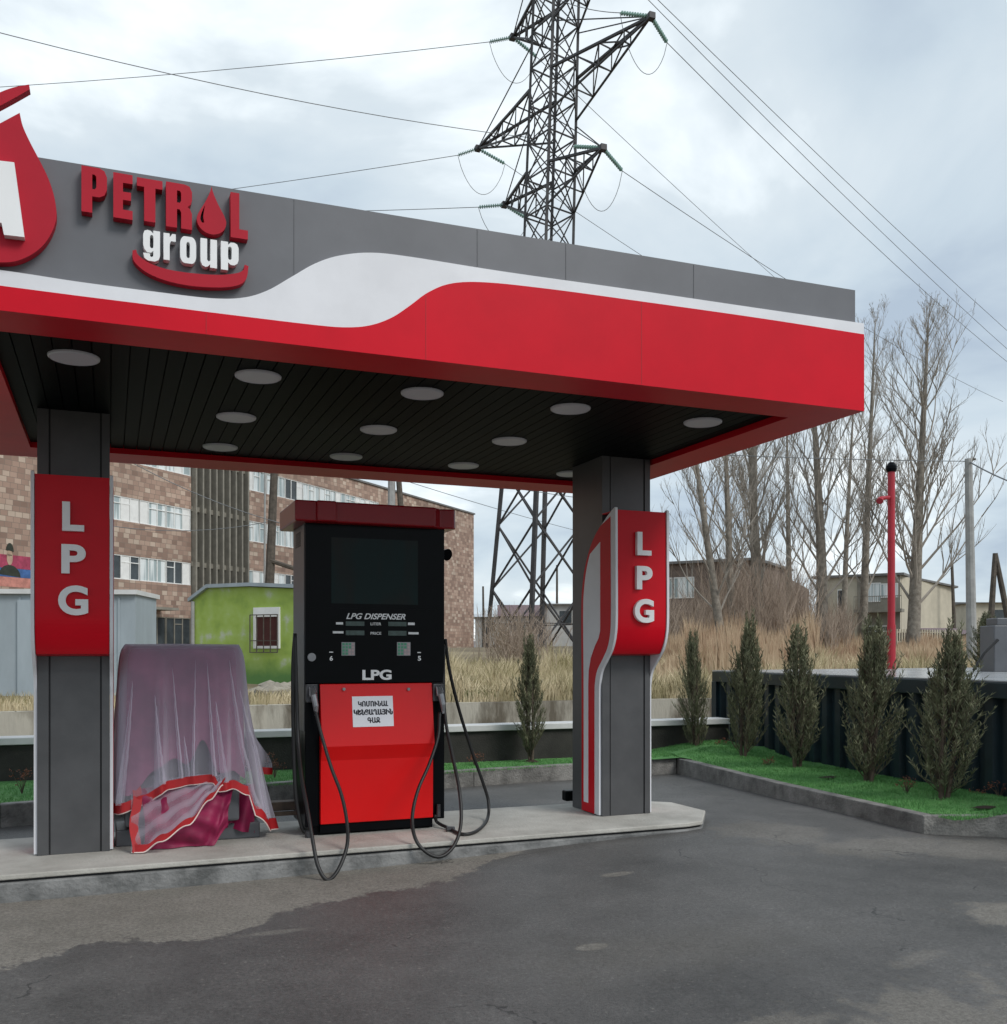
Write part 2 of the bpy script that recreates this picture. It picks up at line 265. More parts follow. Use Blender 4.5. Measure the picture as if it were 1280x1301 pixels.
# ------------------------------------------------------------------ mesh helpers
class MB:
    def __init__(s): s.v = []; s.f = []
    def box(s, x0, x1, y0, y1, z0, z1, mtx=None):
        b = len(s.v); p = [Vector((x, y, z)) for x in (x0, x1) for y in (y0, y1) for z in (z0, z1)]
        if mtx: p = [mtx @ q for q in p]
        s.v += p; s.f += [tuple(b+i for i in q) for q in ((0, 1, 3, 2), (4, 6, 7, 5), (0, 4, 5, 1), (2, 3, 7, 6), (0, 2, 6, 4), (1, 5, 7, 3))]; return s
    def prism(s, pts, d):
        """polygon pts (3-D) pushed along vector d"""
        b = len(s.v); n = len(pts); s.v += [Vector(p) for p in pts] + [Vector(p)+Vector(d) for p in pts]
        s.f += [tuple(range(b, b+n)), tuple(range(b+2*n-1, b+n-1, -1))] + [(b+i, b+(i+1) % n, b+n+(i+1) % n, b+n+i) for i in range(n)]; return s
    def tube(s, pts, r, n=8, cap=True):
        pts = [Vector(p) for p in pts]; k = len(pts)
        if not isinstance(r, (list, tuple)): r = [r]*k
        b = len(s.v); t0 = (pts[1]-pts[0]).normalized(); u = t0.orthogonal().normalized()
        for i, p in enumerate(pts):
            t = (pts[min(i+1, k-1)]-pts[max(i-1, 0)])
            t = t.normalized() if t.length > 1e-9 else t0
            u = (u - t*u.dot(t)); u = u.normalized() if u.length > 1e-6 else t.orthogonal().normalized(); vv = t.cross(u)
            for j in range(n):
                a = 2*math.pi*j/n; s.v.append(p+(u*math.cos(a)+vv*math.sin(a))*r[i])
        for i in range(k-1):
            for j in range(n):
                s.f.append((b+i*n+j, b+i*n+(j+1) % n, b+(i+1)*n+(j+1) % n, b+(i+1)*n+j))
        if cap and n > 2: s.f.append(tuple(b+j for j in reversed(range(n)))); s.f.append(tuple(b+(k-1)*n+j for j in range(n)))
        return s
    def bar(s, a, b_, w, h=None):
        a, b_ = Vector(a), Vector(b_); t = (b_-a).normalized(); u = t.cross(Vector((0, 0, 1)))
        u = u.normalized() if u.length > 1e-4 else Vector((1, 0, 0)); vv = t.cross(u); h = h or w; b = len(s.v)
        for p in (a, b_):
            for i, j in ((-1, -1), (1, -1), (1, 1), (-1, 1)): s.v.append(p+u*i*w/2+vv*j*h/2)
        s.f += [(b, b+3, b+2, b+1), (b+4, b+5, b+6, b+7)] + [(b+i, b+(i+1) % 4, b+4+(i+1) % 4, b+4+i) for i in range(4)]; return s
    def cyl(s, c, r, h, n=24, r2=None, axis='Z'):
        c = Vector(c); d = {'Z': Vector((0, 0, 1)), 'Y': Vector((0, 1, 0)), 'X': Vector((1, 0, 0))}[axis]
        return s.tube([c, c+d*h], [r, r if r2 is None else r2], n)
    def build(s, name, m, parent=None, smooth=False, bevel=0, loc=None):
        me = bpy.data.meshes.new(name); o = bpy.data.objects.new(name, me); COL.objects.link(o)
        off = Vector(loc) if loc is not None else None
        vs = [v-off for v in s.v] if off is not None else s.v
        me.from_pydata(vs, [], s.f)
        bm = bmesh.new(); bm.from_mesh(me); bmesh.ops.recalc_face_normals(bm, faces=bm.faces) if len(bm.faces) < 60000 else None; bm.to_mesh(me); bm.free()
        if smooth:
            for p in me.polygons: p.use_smooth = True
        me.materials.append(m); me.update()
        if off is not None: o.location = off
        if parent:
            o.parent = parent; o.location = (off - parent.matrix_basis.translation) if off is not None else -Vector(parent.location) if parent.get('_world') else (0, 0, 0)
        if bevel:
            bv = o.modifiers.new('bevel', 'BEVEL'); bv.width = bevel; bv.segments = 2; bv.limit_method = 'ANGLE'
        return o
def tag(o, label=None, cat=None, group=None, kind=None):
    for k, v in (('label', label), ('category', cat), ('group', group), ('kind', kind)):
        if v: o[k] = v
    return o
def empty(name, loc, label=None, cat=None, group=None, rz=0, world=True):
    """an Empty at the thing's base; with world=True its parts are built in world coordinates"""
    o = bpy.data.objects.new(name, None); COL.objects.link(o); o.location = loc; o.rotation_euler = (0, 0, rz); o.empty_display_size = .2
    if world: o['_world'] = 1
    return tag(o, label, cat, group)
def sub(mb, name, m, parent, **k):
    """sub-part: parent is a part whose mesh frame is already the world frame"""
    o = mb.build(name, m, None, **k); o.parent = parent; return o
def struct(mb, name, m, **k): return tag(mb.build(name, m, **k), kind='structure')
def copy_tree(o, parent=None):
    c = o.copy(); COL.objects.link(c)
    if parent: c.parent = parent
    for ch in list(o.children): copy_tree(ch, c)
    return c
def spline(pts, n=8):
    pts = [Vector(p) for p in pts]; out = []
    P = [2*pts[0]-pts[1]]+pts+[2*pts[-1]-pts[-2]]
    for i in range(1, len(P)-2):
        for k in range(n):
            t = k/n; a, b, c, d = P[i-1], P[i], P[i+1], P[i+2]
            out.append(.5*((2*b)+(c-a)*t+(2*a-5*b+4*c-d)*t*t+(3*b-a-3*c+d)*t**3))
    return out+[pts[-1]]
def sp2(pts, n=6): return [(v.x, v.y) for v in spline([(x, y, 0) for x, y in pts], n)]
def glyph_mesh(name, loops=None, text=None, offset=0, depth=.5, shear=0, bevel=0, align=None, spacing=1):
    """letter solid in the XZ plane normalised to the unit box; depth 0..-1 along Y"""
    if text is not None:
        cu = bpy.data.curves.new('t', 'FONT'); cu.body = text; cu.offset = offset; cu.shear = shear; cu.space_character = spacing
        if align: cu.align_x = align
    else:
        cu = bpy.data.curves.new('t', 'CURVE'); cu.dimensions = '2D'; cu.fill_mode = 'BOTH'
        for lp in loops:
            s = cu.splines.new('POLY'); s.points.add(len(lp)-1)
            for i, (x, y) in enumerate(lp): s.points[i].co = (x, y, 0, 1)
            s.use_cyclic_u = True
    cu.resolution_u = 6; cu.extrude = .5
    o = bpy.data.objects.new('t', cu); COL.objects.link(o); dg = bpy.context.evaluated_depsgraph_get(); dg.update()
    me = bpy.data.meshes.new_from_object(o.evaluated_get(dg)); bpy.data.objects.remove(o); bpy.data.curves.remove(cu)
    xs = [v.co.x for v in me.vertices]; ys = [v.co.y for v in me.vertices]
    x0, x1, y0, y1 = min(xs), max(xs), min(ys), max(ys)
    if text is None: x0, x1, y0, y1 = (x0, x1, y0, y1)
    for v in me.vertices: v.co = Vector(((v.co.x-x0)/(x1-x0), -(v.co.z+.5), (v.co.y-y0)/(y1-y0)))
    me.name = name; return me
def letter(name, me, m, parent, x0, x1, z0, z1, Y, depth, slope=0):
    """stand the unit letter on plane Y, front at Y-depth"""
    me = me.copy()
    for v in me.vertices:
        X = x0+v.co.x*(x1-x0); v.co = Vector((X, Y+v.co.y*depth, z0+v.co.z*(z1-z0)+slope*(X-x0)))
    me.flip_normals(); me.materials.clear(); me.materials.append(m); o = bpy.data.objects.new(name, me); COL.objects.link(o)
    if parent:
        o.parent = parent
        if parent.type == 'EMPTY': o.location = -Vector(parent.location)
    return o

# ------------------------------------------------------------------ ground, asphalt, terrain
def gz(x, y):
    d = math.hypot(x-4.9, y-7.0); return -.03+.115*math.exp(-(d/2.6)**2)+.03*(1/(1+math.exp(-(y-8.6)*2)))
mb = MB(); NX, NY = 70, 64; X0, X1, Y0, Y1 = -9.0, 15.0, -4.0, 17.6
for j in range(NY+1):
    for i in range(NX+1):
        x = X0+(X1-X0)*i/NX; y = Y0+(Y1-Y0)*j/NY; mb.v.append(Vector((x, y, gz(x, y))))
for j in range(NY):
    for i in range(NX): a = j*(NX+1)+i; mb.f.append((a, a+1, a+NX+2, a+NX+1))
struct(mb, 'asphalt_forecourt', M['asphalt'], smooth=True)
mb = MB(); mb.v = [Vector((-2500, -2500, -.12)), Vector((2500, -2500, -.12)), Vector((2500, 2500, -.12)), Vector((-2500, 2500, -.12))]; mb.f = [(0, 1, 2, 3)]
struct(mb, 'ground', M['soil'])
WALL = [(-700, 916), (0, 905), (340, 896), (600, 893), (800, 889), (1100, 885), (1600, 883), (2200, 881)]
def wall_d(px):
    for (a, ya), (b, yb) in zip(WALL, WALL[1:]):
        if px <= b or b == 2200:
            y = ya+(yb-ya)*(px-a)/(b-a); return F_PX*.8/(y-HOR)
def th(D, px=600):
    T = [(12, .70), (16, .72), (22, .72), (30, 1.05), (45, 1.75), (62, 2.0), (120, 2.0), (420, 1.5)]
    h = T[-1][1]
    for (a, ha), (b, hb) in zip(T, T[1:]):
        if D <= b: h = ha+(hb-ha)*max(0, (D-a)/(b-a)); break
    if px < 420: h = min(h, .72+max(0, D-28)*.02)
    return h
def tpos(px, D):
    p = atD(px, HOR, D); return Vector((p.x, p.y, th(D, px)+.12*noise.noise(Vector((p.x*.25, p.y*.25, 0)))*min(1, max(0, (D-18)/8))))
mb = MB(); us = [-700+i*58 for i in range(51)]; vs = [.12, .6, 1.5, 3, 5, 8, 11, 15, 20, 26, 33, 42, 55, 75, 110, 180, 300, 460]
for u in us:
    for v in vs: mb.v.append(tpos(u, wall_d(u)+v))
nv = len(vs)
for i in range(len(us)-1):
    for j in range(nv-1): a = i*nv+j; mb.f.append((a, a+nv, a+nv+1, a+1))
struct(mb, 'terrain', M['soil'], smooth=True)
# distant hills
for nm, D, h, seed, x0_, x1_ in (('hills', 900, 26, 3, -500, 2000), ('hills', 700, 14, 9, 100, 1700)):
    mb = MB(); n = 60; rows = []
    for i in range(n+1):
        px = x0_+(x1_-x0_)*i/n; hh = h*(.45+.55*abs(noise.noise(Vector((i*.11+seed, seed, 0)))*2))
        for k, (dd, f) in enumerate(((0, 0), (60, .7), (110, 1), (260, 0))):
            p = atD(px, HOR, D+dd); mb.v.append(Vector((p.x, p.y, hh*f if f else -.5)))
    for i in range(n):
        for k in range(3): a = i*4+k; mb.f.append((a, a+4, a+5, a+1))
    struct(mb, nm, M['hill'], smooth=True)

# retaining wall of stained concrete
mb = MB(); pts = [atD(u, HOR, wall_d(u)) for u in range(-700, 941, 40)]
for a, b in zip(pts, pts[1:]):
    n = Vector((-(b-a).y, (b-a).x, 0)).normalized()*.22
    mb.prism([(a.x, a.y, -.1), (b.x, b.y, -.1), (b.x, b.y, .75), (a.x, a.y, .75)], n)
tag(mb.build('retaining_wall', M['retain']), 'low stained beige concrete retaining wall below the dry grass', 'wall')

# ------------------------------------------------------------------ pump island
out = [(-4.2, 6.9), (4.42, 6.93), (4.60, 6.98), (4.92, 7.42), (4.90, 7.95), (4.55, 8.25), (-4.2, 8.25)]
ins = [(-4.2, 6.925), (4.41, 6.955), (4.585, 7.0), (4.895, 7.43), (4.875, 7.94), (4.54, 8.225), (-4.2, 8.225)]
isl = empty('pump_island', (1, 7.5, 0), 'raised pale concrete pump island with a stained curb face', 'kerb island')
MB().prism([(x, y, .115) for x, y in out], (0, 0, .035)).build('top_slab', M['concrete'], isl, bevel=.008)
MB().prism([(x, y, .098) for x, y in ins], (0, 0, .017)).build('shadow_joint', M['seam'], isl)
MB().prism([(x, y, -.2) for x, y in out], (0, 0, .298)).build('curb_face', M['curb'], isl, bevel=.012)

# ------------------------------------------------------------------ planters
kl = [(-9, 9.0), (-.9, 9.75), (1.52, 10.30), (3.9, 10.62), (6.735, 10.81)]
kr = [(6.735, 10.81), (6.42, 8.4), (6.26, 6.24)]
kq = [(6.26, 6.24), (6.92, 5.95), (13, 3.6)]
def kerb_run(pts, name, label, w=.12, h=.205):
    mb = MB(); L_ = [Vector((x, y, 0)) for x, y in pts]; nn = []
    for i, p in enumerate(L_):
        t = (L_[min(i+1, len(L_)-1)]-L_[max(i-1, 0)]).normalized(); nn.append(Vector((-t.y, t.x, 0))*w)
    for i in range(len(L_)-1):
        a, b, c, d = L_[i], L_[i+1], L_[i+1]+nn[i+1], L_[i]+nn[i]
        mb.prism([(q.x, q.y, -.15) for q in (a, b, c, d)], (0, 0, h+.15))
    return tag(mb.build(name, M['kerb'], bevel=.01), label, 'kerb')
kerb_run(kl, 'planter_kerb', 'grey concrete kerb along the turf strip behind the pump island')
kerb_run(kr + [(6.92, 5.95), (13, 3.6)], 'planter_kerb', 'angled grey concrete kerb round the turf bed with the juniper row')
WL = [(-9, 11.85), (7.85, 11.42)]
def turf_sheet(poly_fn, name, label):
    pass
mb = MB(); n = 90
for i in range(n+1):
    x = -9+(16.9)*i/n
    yk = None
    for (a, ya), (b, yb) in zip(kl, kl[1:]+[kl[-1]]):
        if a <= x <= b and b > a: yk = ya+(yb-ya)*(x-a)/(b-a)+.10
    if yk is None: yk = 10.86
    if x > 6.35: yk = 10.74
    yw = 11.85+(11.42-11.85)*(x+9)/16.85
    for k in range(6):
        y = yk+(yw-yk)*k/5; h = .19+.16*math.exp(-((x-7.7)**2*.9+(y-11.35)**2*2.5))+.012*noise.noise(Vector((x*2, y*2, 0)))
        mb.v.append(Vector((x, y, h)))
for i in range(n):
    for k in range(5): a = i*6+k; mb.f.append((a, a+6, a+7, a+1))
tag(mb.build('turf', M['turf'], smooth=True), 'green artificial turf strip in front of the dark white-capped wall', 'artificial turf', kind='stuff')
def cont_x(y): return 7.62+(8.36-7.62)*(y-6.5)/(12.35-6.5)
def kerb_x(y): return 6.735+(6.42-6.735)*(10.81-y)/2.41+.1 if y > 8.4 else 6.42+(6.26-6.42)*(8.4-y)/2.16+.1
mb = MB(); n = 60
for i in range(n+1):
    y = 3.0+(11.0-3.0)*i/n
    xa = kerb_x(min(y, 10.8)) - (.08 if y > 10.6 else 0) if y > 6.3 else 6.36+(6.3-y)*2.45; xb = max(cont_x(y)+.1, xa+.2) if y > 4 else xa+1
    for k in range(7):
        x = xa+(xb-xa)*k/6; h = .19+.05*math.exp(-((x-7.3)**2*6))+.03*noise.noise(Vector((x*1.5, y*1.5, 4)))+.16*math.exp(-((x-7.7)**2*.9+(y-11.35)**2*2.5))
        mb.v.append(Vector((x, y, h-(.002 if True else 0))))
for i in range(n):
    for k in range(6): a = i*7+k; mb.f.append((a, a+7, a+8, a+1))
tag(mb.build('turf', M['turf'], smooth=True), 'green artificial turf bed between the angled kerb and the dark steel container', 'artificial turf', kind='stuff')
# turf blades
rng = random.Random(5); mb = MB()
for i in range(60000):
    if rng.random() < .45:
        x = rng.uniform(-1.5, 7.8); yk = 9.75+(x+.9)*.14+.1 if x < 6.7 else 10.8; yk = min(yk, 10.86); y = rng.uniform(yk, 11.4)
    else:
        y = 6.0+rng.random()**1.2*4.9; x = rng.uniform(kerb_x(max(y, 6.3)), cont_x(y)+.02)
    h = .19+.05*math.exp(-((x-7.3)**2*6))*(y < 10.9)+.16*math.exp(-((x-7.7)**2*.9+(y-11.35)**2*2.5))
    a = rng.uniform(0, 6.28); L_ = rng.uniform(.014, .03); c, s = math.cos(a)*.004, math.sin(a)*.004; b = len(mb.v)
    mb.v += [Vector((x-c, y-s, h)), Vector((x+c, y+s, h)), Vector((x+rng.uniform(-.012, .012), y+rng.uniform(-.012, .012), h+L_))]; mb.f.append((b, b+1, b+2))
tag(mb.build('turf_blades', M['turfb']), 'short upright green blades of the artificial turf', 'artificial turf', kind='stuff')
# dark wall with white coping
pw = empty('low_wall', (0, 11.6, 0), 'low dark wall with a bright white coping behind the turf strip', 'wall')
d = Vector((16.85, -.43, 0)).normalized(); nn = Vector((-d.y, d.x, 0))
a = Vector((-9, 11.85, 0)); b = Vector((7.95, 11.417, 0))
MB().prism([a, b, b+nn*.2, a+nn*.2], (0, 0, .575)).build('wall_body', M['darkwall'], pw)
mb = MB()
k = 0; tt = 0; Ltot = (b-a).length
while tt < Ltot:
    t2 = min(tt+2.35, Ltot)
    p0 = a+d*tt-nn*.05; p1 = a+d*(t2-.006)-nn*.05
    mb.prism([p0+Vector((0, 0, .575)), p1+Vector((0, 0, .575)), p1+nn*.32+Vector((0, 0, .575)), p0+nn*.32+Vector((0, 0, .575))], (0, 0, .075)); tt = t2
mb.build('coping', M['coping'], pw, bevel=.006)

# ------------------------------------------------------------------ half-sunk steel container
ct = empty('steel_container', (8, 9.5, 0), 'dark teal corrugated steel container with wet grey top behind the juniper row', 'container')
ya, yb = 2.5, 12.4; mb = MB(); y = ya; prof = [(0, 0), (.10, 0), (.13, .07), (.235, .07), (.27, 0)]
row = []
while y < yb:
    for dy, dxx in prof[:-1]:
        if y+dy < yb: row.append((cont_x(y+dy)+.03+dxx, y+dy))
    y += .27
row.append((cont_x(yb)+.03, yb))
for x, y in row: mb.v += [Vector((x, y, .1)), Vector((x, y, 1.16))]
for i in range(len(row)-1): mb.f.append((2*i, 2*i+2, 2*i+3, 2*i+1))
mb.build('corrugated_side', M['contain'], ct)
fx = lambda y, o: cont_x(y)+o
mb = MB()
mb.prism([(fx(ya, -.03), ya, 1.13), (fx(yb, -.03), yb, 1.13), (fx(yb, .12), yb, 1.13), (fx(ya, .12), ya, 1.13)], (0, 0, .15))
mb.prism([(fx(yb, -.035), yb-.11, .05), (fx(yb, -.035), yb+.01, .05), (fx(yb, .13), yb+.01, .05), (fx(yb, .13), yb-.11, .05)], (0, 0, 1.08))
mb.prism([(fx(yb, .13), yb-.05, .05), (fx(yb, .13), yb+.01, .05), (15, yb+.01, .05), (15, yb-.05, .05)], (0, 0, 1.23))
mb.build('frame_rail', M['contain'], ct, bevel=.008)
MB().prism([(fx(ya, -.02), ya, 1.284), (fx(yb, -.02), yb, 1.284), (15.2, yb, 1.30), (15.2, ya, 1.30)], (0, 0, .012)).build('top_plate', M['conttop'], ct)

# objects standing on the container
p = atD(1133, 845, 15.4); z0 = 1.30; rp = empty('flue_pole', (p.x, p.y, z0), 'tall red pipe pole with a black cap rising behind the steel container', 'pole')
ztop = EYE+(HOR-598)/F_PX*15.4; rr = .056
MB().cyl((p.x, p.y, z0), rr*1.15, .7, 16).cyl((p.x, p.y, z0+.7), rr, ztop-z0-.7, 16).build('pipe', M['redpole'], rp, smooth=False)
mb = MB(); mb.tube([(p.x, p.y, ztop-.02), (p.x, p.y, ztop+.03), (p.x, p.y, ztop+.07), (p.x, p.y, ztop+.13)], [rr*1.25, rr*1.5, rr*1.5, rr*.7], 16); mb.build('cap', M['black'], rp)
la = atD(1130, 632, 15.35); lb = atD(1119, 633, 15.2)
mb = MB(); mb.tube([la, lb], .03, 8); mb.tube([lb+Vector((0, 0, -.02)), lb+Vector((-.03, -.02, -.05))], [.05, .055], 10); mb.build('lamp_head', M['redpole'], rp)
bx = atD(1264, 851, 13.0)
gb = empty('control_cabinet', (bx.x, bx.y, 1.30), 'dark grey metal cabinet on the container top at the right picture edge', 'cabinet')
mb = MB(); Mx = Matrix.Translation((bx.x, bx.y, 1.30)) @ Matrix.Rotation(-YAW, 4, 'Z')
mb.box(0, .5, 0, .4, 0, .62, Mx); mb.build('cabinet_body', M['blackside'], gb, bevel=.01)
MB().box(.06, .44, .05, .35, .62, .72, Mx).build('top_box', M['blackside'], gb, bevel=.01)
MB().tube([Mx @ Vector((-.28, 0, .02)), Mx @ Vector((-.14, -.02, .26)), Mx @ Vector((.04, -.02, .43))], .018, 8).build('lever', M['rubber'], gb)
# wooden A-frame
af = empty('frame_support', tpos(1268, 30), 'dark A-shaped pole support standing beyond the steel container', 'support')
mb = MB(); top = atD(1265, 703, 30); mb.tube([atD(1258, 812, 30), top], [.10, .07], 8); mb.tube([atD(1287, 815, 30), top], [.10, .07], 8); mb.build('legs', M['wood'], af)
# light concrete utility pole
pc = tpos(1236, 28); up = empty('utility_pole', pc, 'pale grey concrete utility pole behind the container, right of the red pole', 'pole')
mb = MB(); mb.tube([(pc.x, pc.y, pc.z-.3), atD(1231, 583, 28)], [.155, .105], 10); mb.build('shaft', M['galv'], up)
t_ = atD(1231, 586, 28); mb = MB(); mb.tube([t_, atD(1240, 583, 28)], .03, 6); mb.build('bracket', M['wood'], up)

# ------------------------------------------------------------------ canopy
YF = 5.28; ZB = 3.2; XR = 4.77; XL = -2.3; YB = 9.12
white_top = sp2([(-400, 290), (-200, 317), (0, 343), (100, 358), (200, 371), (270, 379), (310, 378), (340, 369), (370, 352), (400, 335), (430, 325), (470, 321), (520, 326), (640, 345), (800, 367.5), (960, 391), (1105, 412)])
red_top = sp2([(-400, 309), (-200, 337), (0, 363), (100, 376), (200, 388.5), (300, 401), (400, 413), (440, 416), (470, 413.5), (497, 404), (520, 389), (545, 371), (575, 360), (620, 359), (700, 367.5), (800, 381), (960, 403.5), (1105, 426)])
def interp(L_, x):
    for (a, ya), (b, yb) in zip(L_, L_[1:]):
        if a <= x <= b: return ya+(yb-ya)*(x-a)/(b-a)
    return L_[-1][1] if x > L_[-1][0] else L_[0][1]
interp0 = lambda x: interp(red_top, x)
cp = empty('canopy', (2, 7.2, 0), 'red, white and grey station canopy on two dark grey columns', 'canopy')
def P5(x, y, Y=YF): return atY(x, y, Y)
# core body above the soffit
zt_r = P5(1087, 366).z; zt_l = P5(0, 188).z
gt = lambda X: zt_l+(zt_r-zt_l)*(X-P5(0, 188).x)/(P5(1087, 366).x-P5(0, 188).x)
GX1 = P5(1087, 400, YF+.03).x
mb = MB(); mb.prism([(XL, YF+.03, ZB+.02), (GX1, YF+.03, ZB+.02), (GX1, YF+.03, gt(GX1)), (XL, YF+.03, gt(XL))], (0, .06, 0))
mb.build('grey_fascia', M['grey'], cp)
for px in (262, 541, 815):
    X = P5(px, 430).x; zj = P5(px, interp0(px)+2).z; MB().box(X-.0012, X+.0012, YF-.0055, YF-.0035, ZB+.004, zj).build('panel_joint', M['redseam'], cp)
for px in (375, 609, 722, 885):
    X = P5(px, 300).x; MB().box(X-.0012, X+.0012, YF+.0275, YF+.032, ZB+.3, gt(X)-.005).build('panel_joint', M['greyseam'], cp)
mb = MB(); mb.box(XL, GX1, YB-.06, YB, ZB+.02, zt_r); mb.box(GX1-.06, GX1, YF+.09, YB-.06, 3.75, zt_r-.004); mb.box(XL, XL+.06, YF+.09, YB-.06, ZB+.1, zt_r); mb.build('parapet', M['grey'], cp)
mb = MB(); mb.box(XL, XR-.2, YF+.09, YB-.1, 3.60, 3.66); mb.build('roof_deck', M['grey'], cp)
def fascia(top, bot, Y, th_):
    P = [P5(x, y) for x, y in top]+[P5(x, y) for x, y in reversed(bot)]
    for q in P: q.x = min(max(q.x, XL-.02), XR); q.y = Y
    mb = MB(); n = len(top); m_ = len(bot)
    # quad strip between the two lines (equal counts)
    return P
def strip(top, bot, Y, th_, name, m):
    mb = MB(); n = len(top); k = 0
    for (a, b) in zip(top, bot):
        p = P5(*a); q = P5(*b) if b[1] is not None else None
        X = min(max(p.x, XL-.02), XR)
        zb = q.z if q is not None else ZB
        mb.v += [Vector((X, Y-th_, p.z)), Vector((X, Y-th_, zb)), Vector((X, Y+.02, p.z)), Vector((X, Y+.02, zb))]
    for i in range(n-1):
        a = 4*i; mb.f += [(a, a+1, a+5, a+4), (a+2, a+6, a+7, a+3), (a, a+4, a+6, a+2), (a+1, a+3, a+7, a+5)]
    e = 4*(n-1); mb.f += [(0, 2, 3, 1), (e, e+1, e+3, e+2)]
    return mb.build(name, m, cp)
xs = sorted(set([round(x, 1) for x, _ in white_top+red_top]))
xs = [x for x in xs if x < 1103]+[1104.5]
strip([(x, interp(white_top, x)) for x in xs], [(x, interp(red_top, x)+3) for x in xs], YF+.01, .012, 'white_band', M['white'])
strip([(x, interp(red_top, x)) for x in xs], [(x, None) for x in xs], YF, .004, 'red_band', M['red'])
zr = P5(1104, 426).z; zw = P5(1104, 412).z
MB().box(XR-.02, XR, YF+.02, YB, ZB, zr).build('red_band', M['red'], cp)
MB().box(XR-.022, XR-.002, YF+.02, YB, zr, zw).build('white_band', M['white'], cp)
MB().box(GX1, XR-.022, YF+.03, YB, zw-.03, zw-.006).build('ledge', M['white'], cp)
# underside rim
Yi, Ybi, Xri, Xli = 5.62, YB-.42, XR-.36, -.59
Yi = 5.62
mb = MB(); mb.box(XL, XR-.02, YF+.02, Yi, ZB, ZB+.03); mb.box(XL, XR-.02, Ybi, YB, ZB, ZB+.02); mb.box(Xri, XR-.02, Yi, Ybi, ZB, ZB+.03); mb.box(XL, Xli, Yi, Ybi, ZB, ZB+.03)
mb.box(Xli-.02, Xri+.02, Yi-.02, Yi, ZB+.03, 3.30); mb.box(Xli-.02, Xri+.02, Ybi, Ybi+.02, ZB+.02, 3.30); mb.box(Xri, Xri+.02, Yi, Ybi, ZB+.03, 3.30); mb.box(Xli-.02, Xli, Yi, Ybi, ZB+.03, 3.30)
mb.build('soffit_rim', M['red'], cp)
mb = MB(); x = Xli
while x < Xri:
    x2 = min(x+.098, Xri); mb.box(x, x2-.005, Yi, Ybi, 3.245, 3.257); x += .1
mb.box(Xli, Xri, Yi, Ybi, 3.277, 3.285); mb.build('slatted_soffit', M['slat'], cp)
lx = tuple(v*.9507 for v in (-.20, .885, 1.985, 3.11, 4.24)); ly = tuple(v*.9507 for v in (6.43, 7.605, 8.755))
for j, y in enumerate(ly):
    for i, x in enumerate(lx):
        if (i, j) in ((0, 1), (4, 1)): continue
        mb = MB(); mb.cyl((x, y, 3.232), .128, .014, 32)
        o = mb.build('ceiling_light', M['lamp'], cp)
        mb = MB(); n = 32; b = 0
        for rr_, z in ((.140, 3.246), (.138, 3.236), (.130, 3.230), (.130, 3.245)):
            for k in range(n): mb.v.append(Vector((x+rr_*math.cos(6.2832*k/n), y+rr_*math.sin(6.2832*k/n), z)))
        for rws in range(3):
            for k in range(n): mb.f.append((rws*n+k, rws*n+(k+1) % n, (rws+1)*n+(k+1) % n, (rws+1)*n+k))
        sub(mb, 'lamp_ring', M['lamp'], o)
# columns: black core with clad faces
YC0, YC1 = 7.47, 8.05
for (x0, x1) in ((-.465, .0), (3.915, 4.385)):
    core = MB().box(x0+.012, x1-.012, YC0+.012, YC1-.012, .15, 3.25).build('column', M['seam'], cp)
    g1, g2 = x0+.072, x1-.058
    sub(MB().box(x0, g1, YC0, YC0+.08, .152, 3.243), 'corner_trim', M['column'], core)
    sub(MB().box(g2+.006, x1, YC0, YC0+.08, .152, 3.243), 'corner_trim', M['column'], core)
    sub(MB().box(g1+.012, g2-.006, YC0+.006, YC0+.02, .152, 3.243), 'cladding_panel', M['column'], core)
    sub(MB().box(x0, x0+.02, YC0+.08, YC1, .152, 3.243), 'cladding_panel', M['column'], core)
    sub(MB().box(x1-.02, x1, YC0+.08, YC1, .152, 3.243), 'cladding_panel', M['column'], core)
    sub(MB().box(x0+.02, x1-.02, YC1-.02, YC1-.0005, .152, 3.243), 'cladding_panel', M['column'], core)

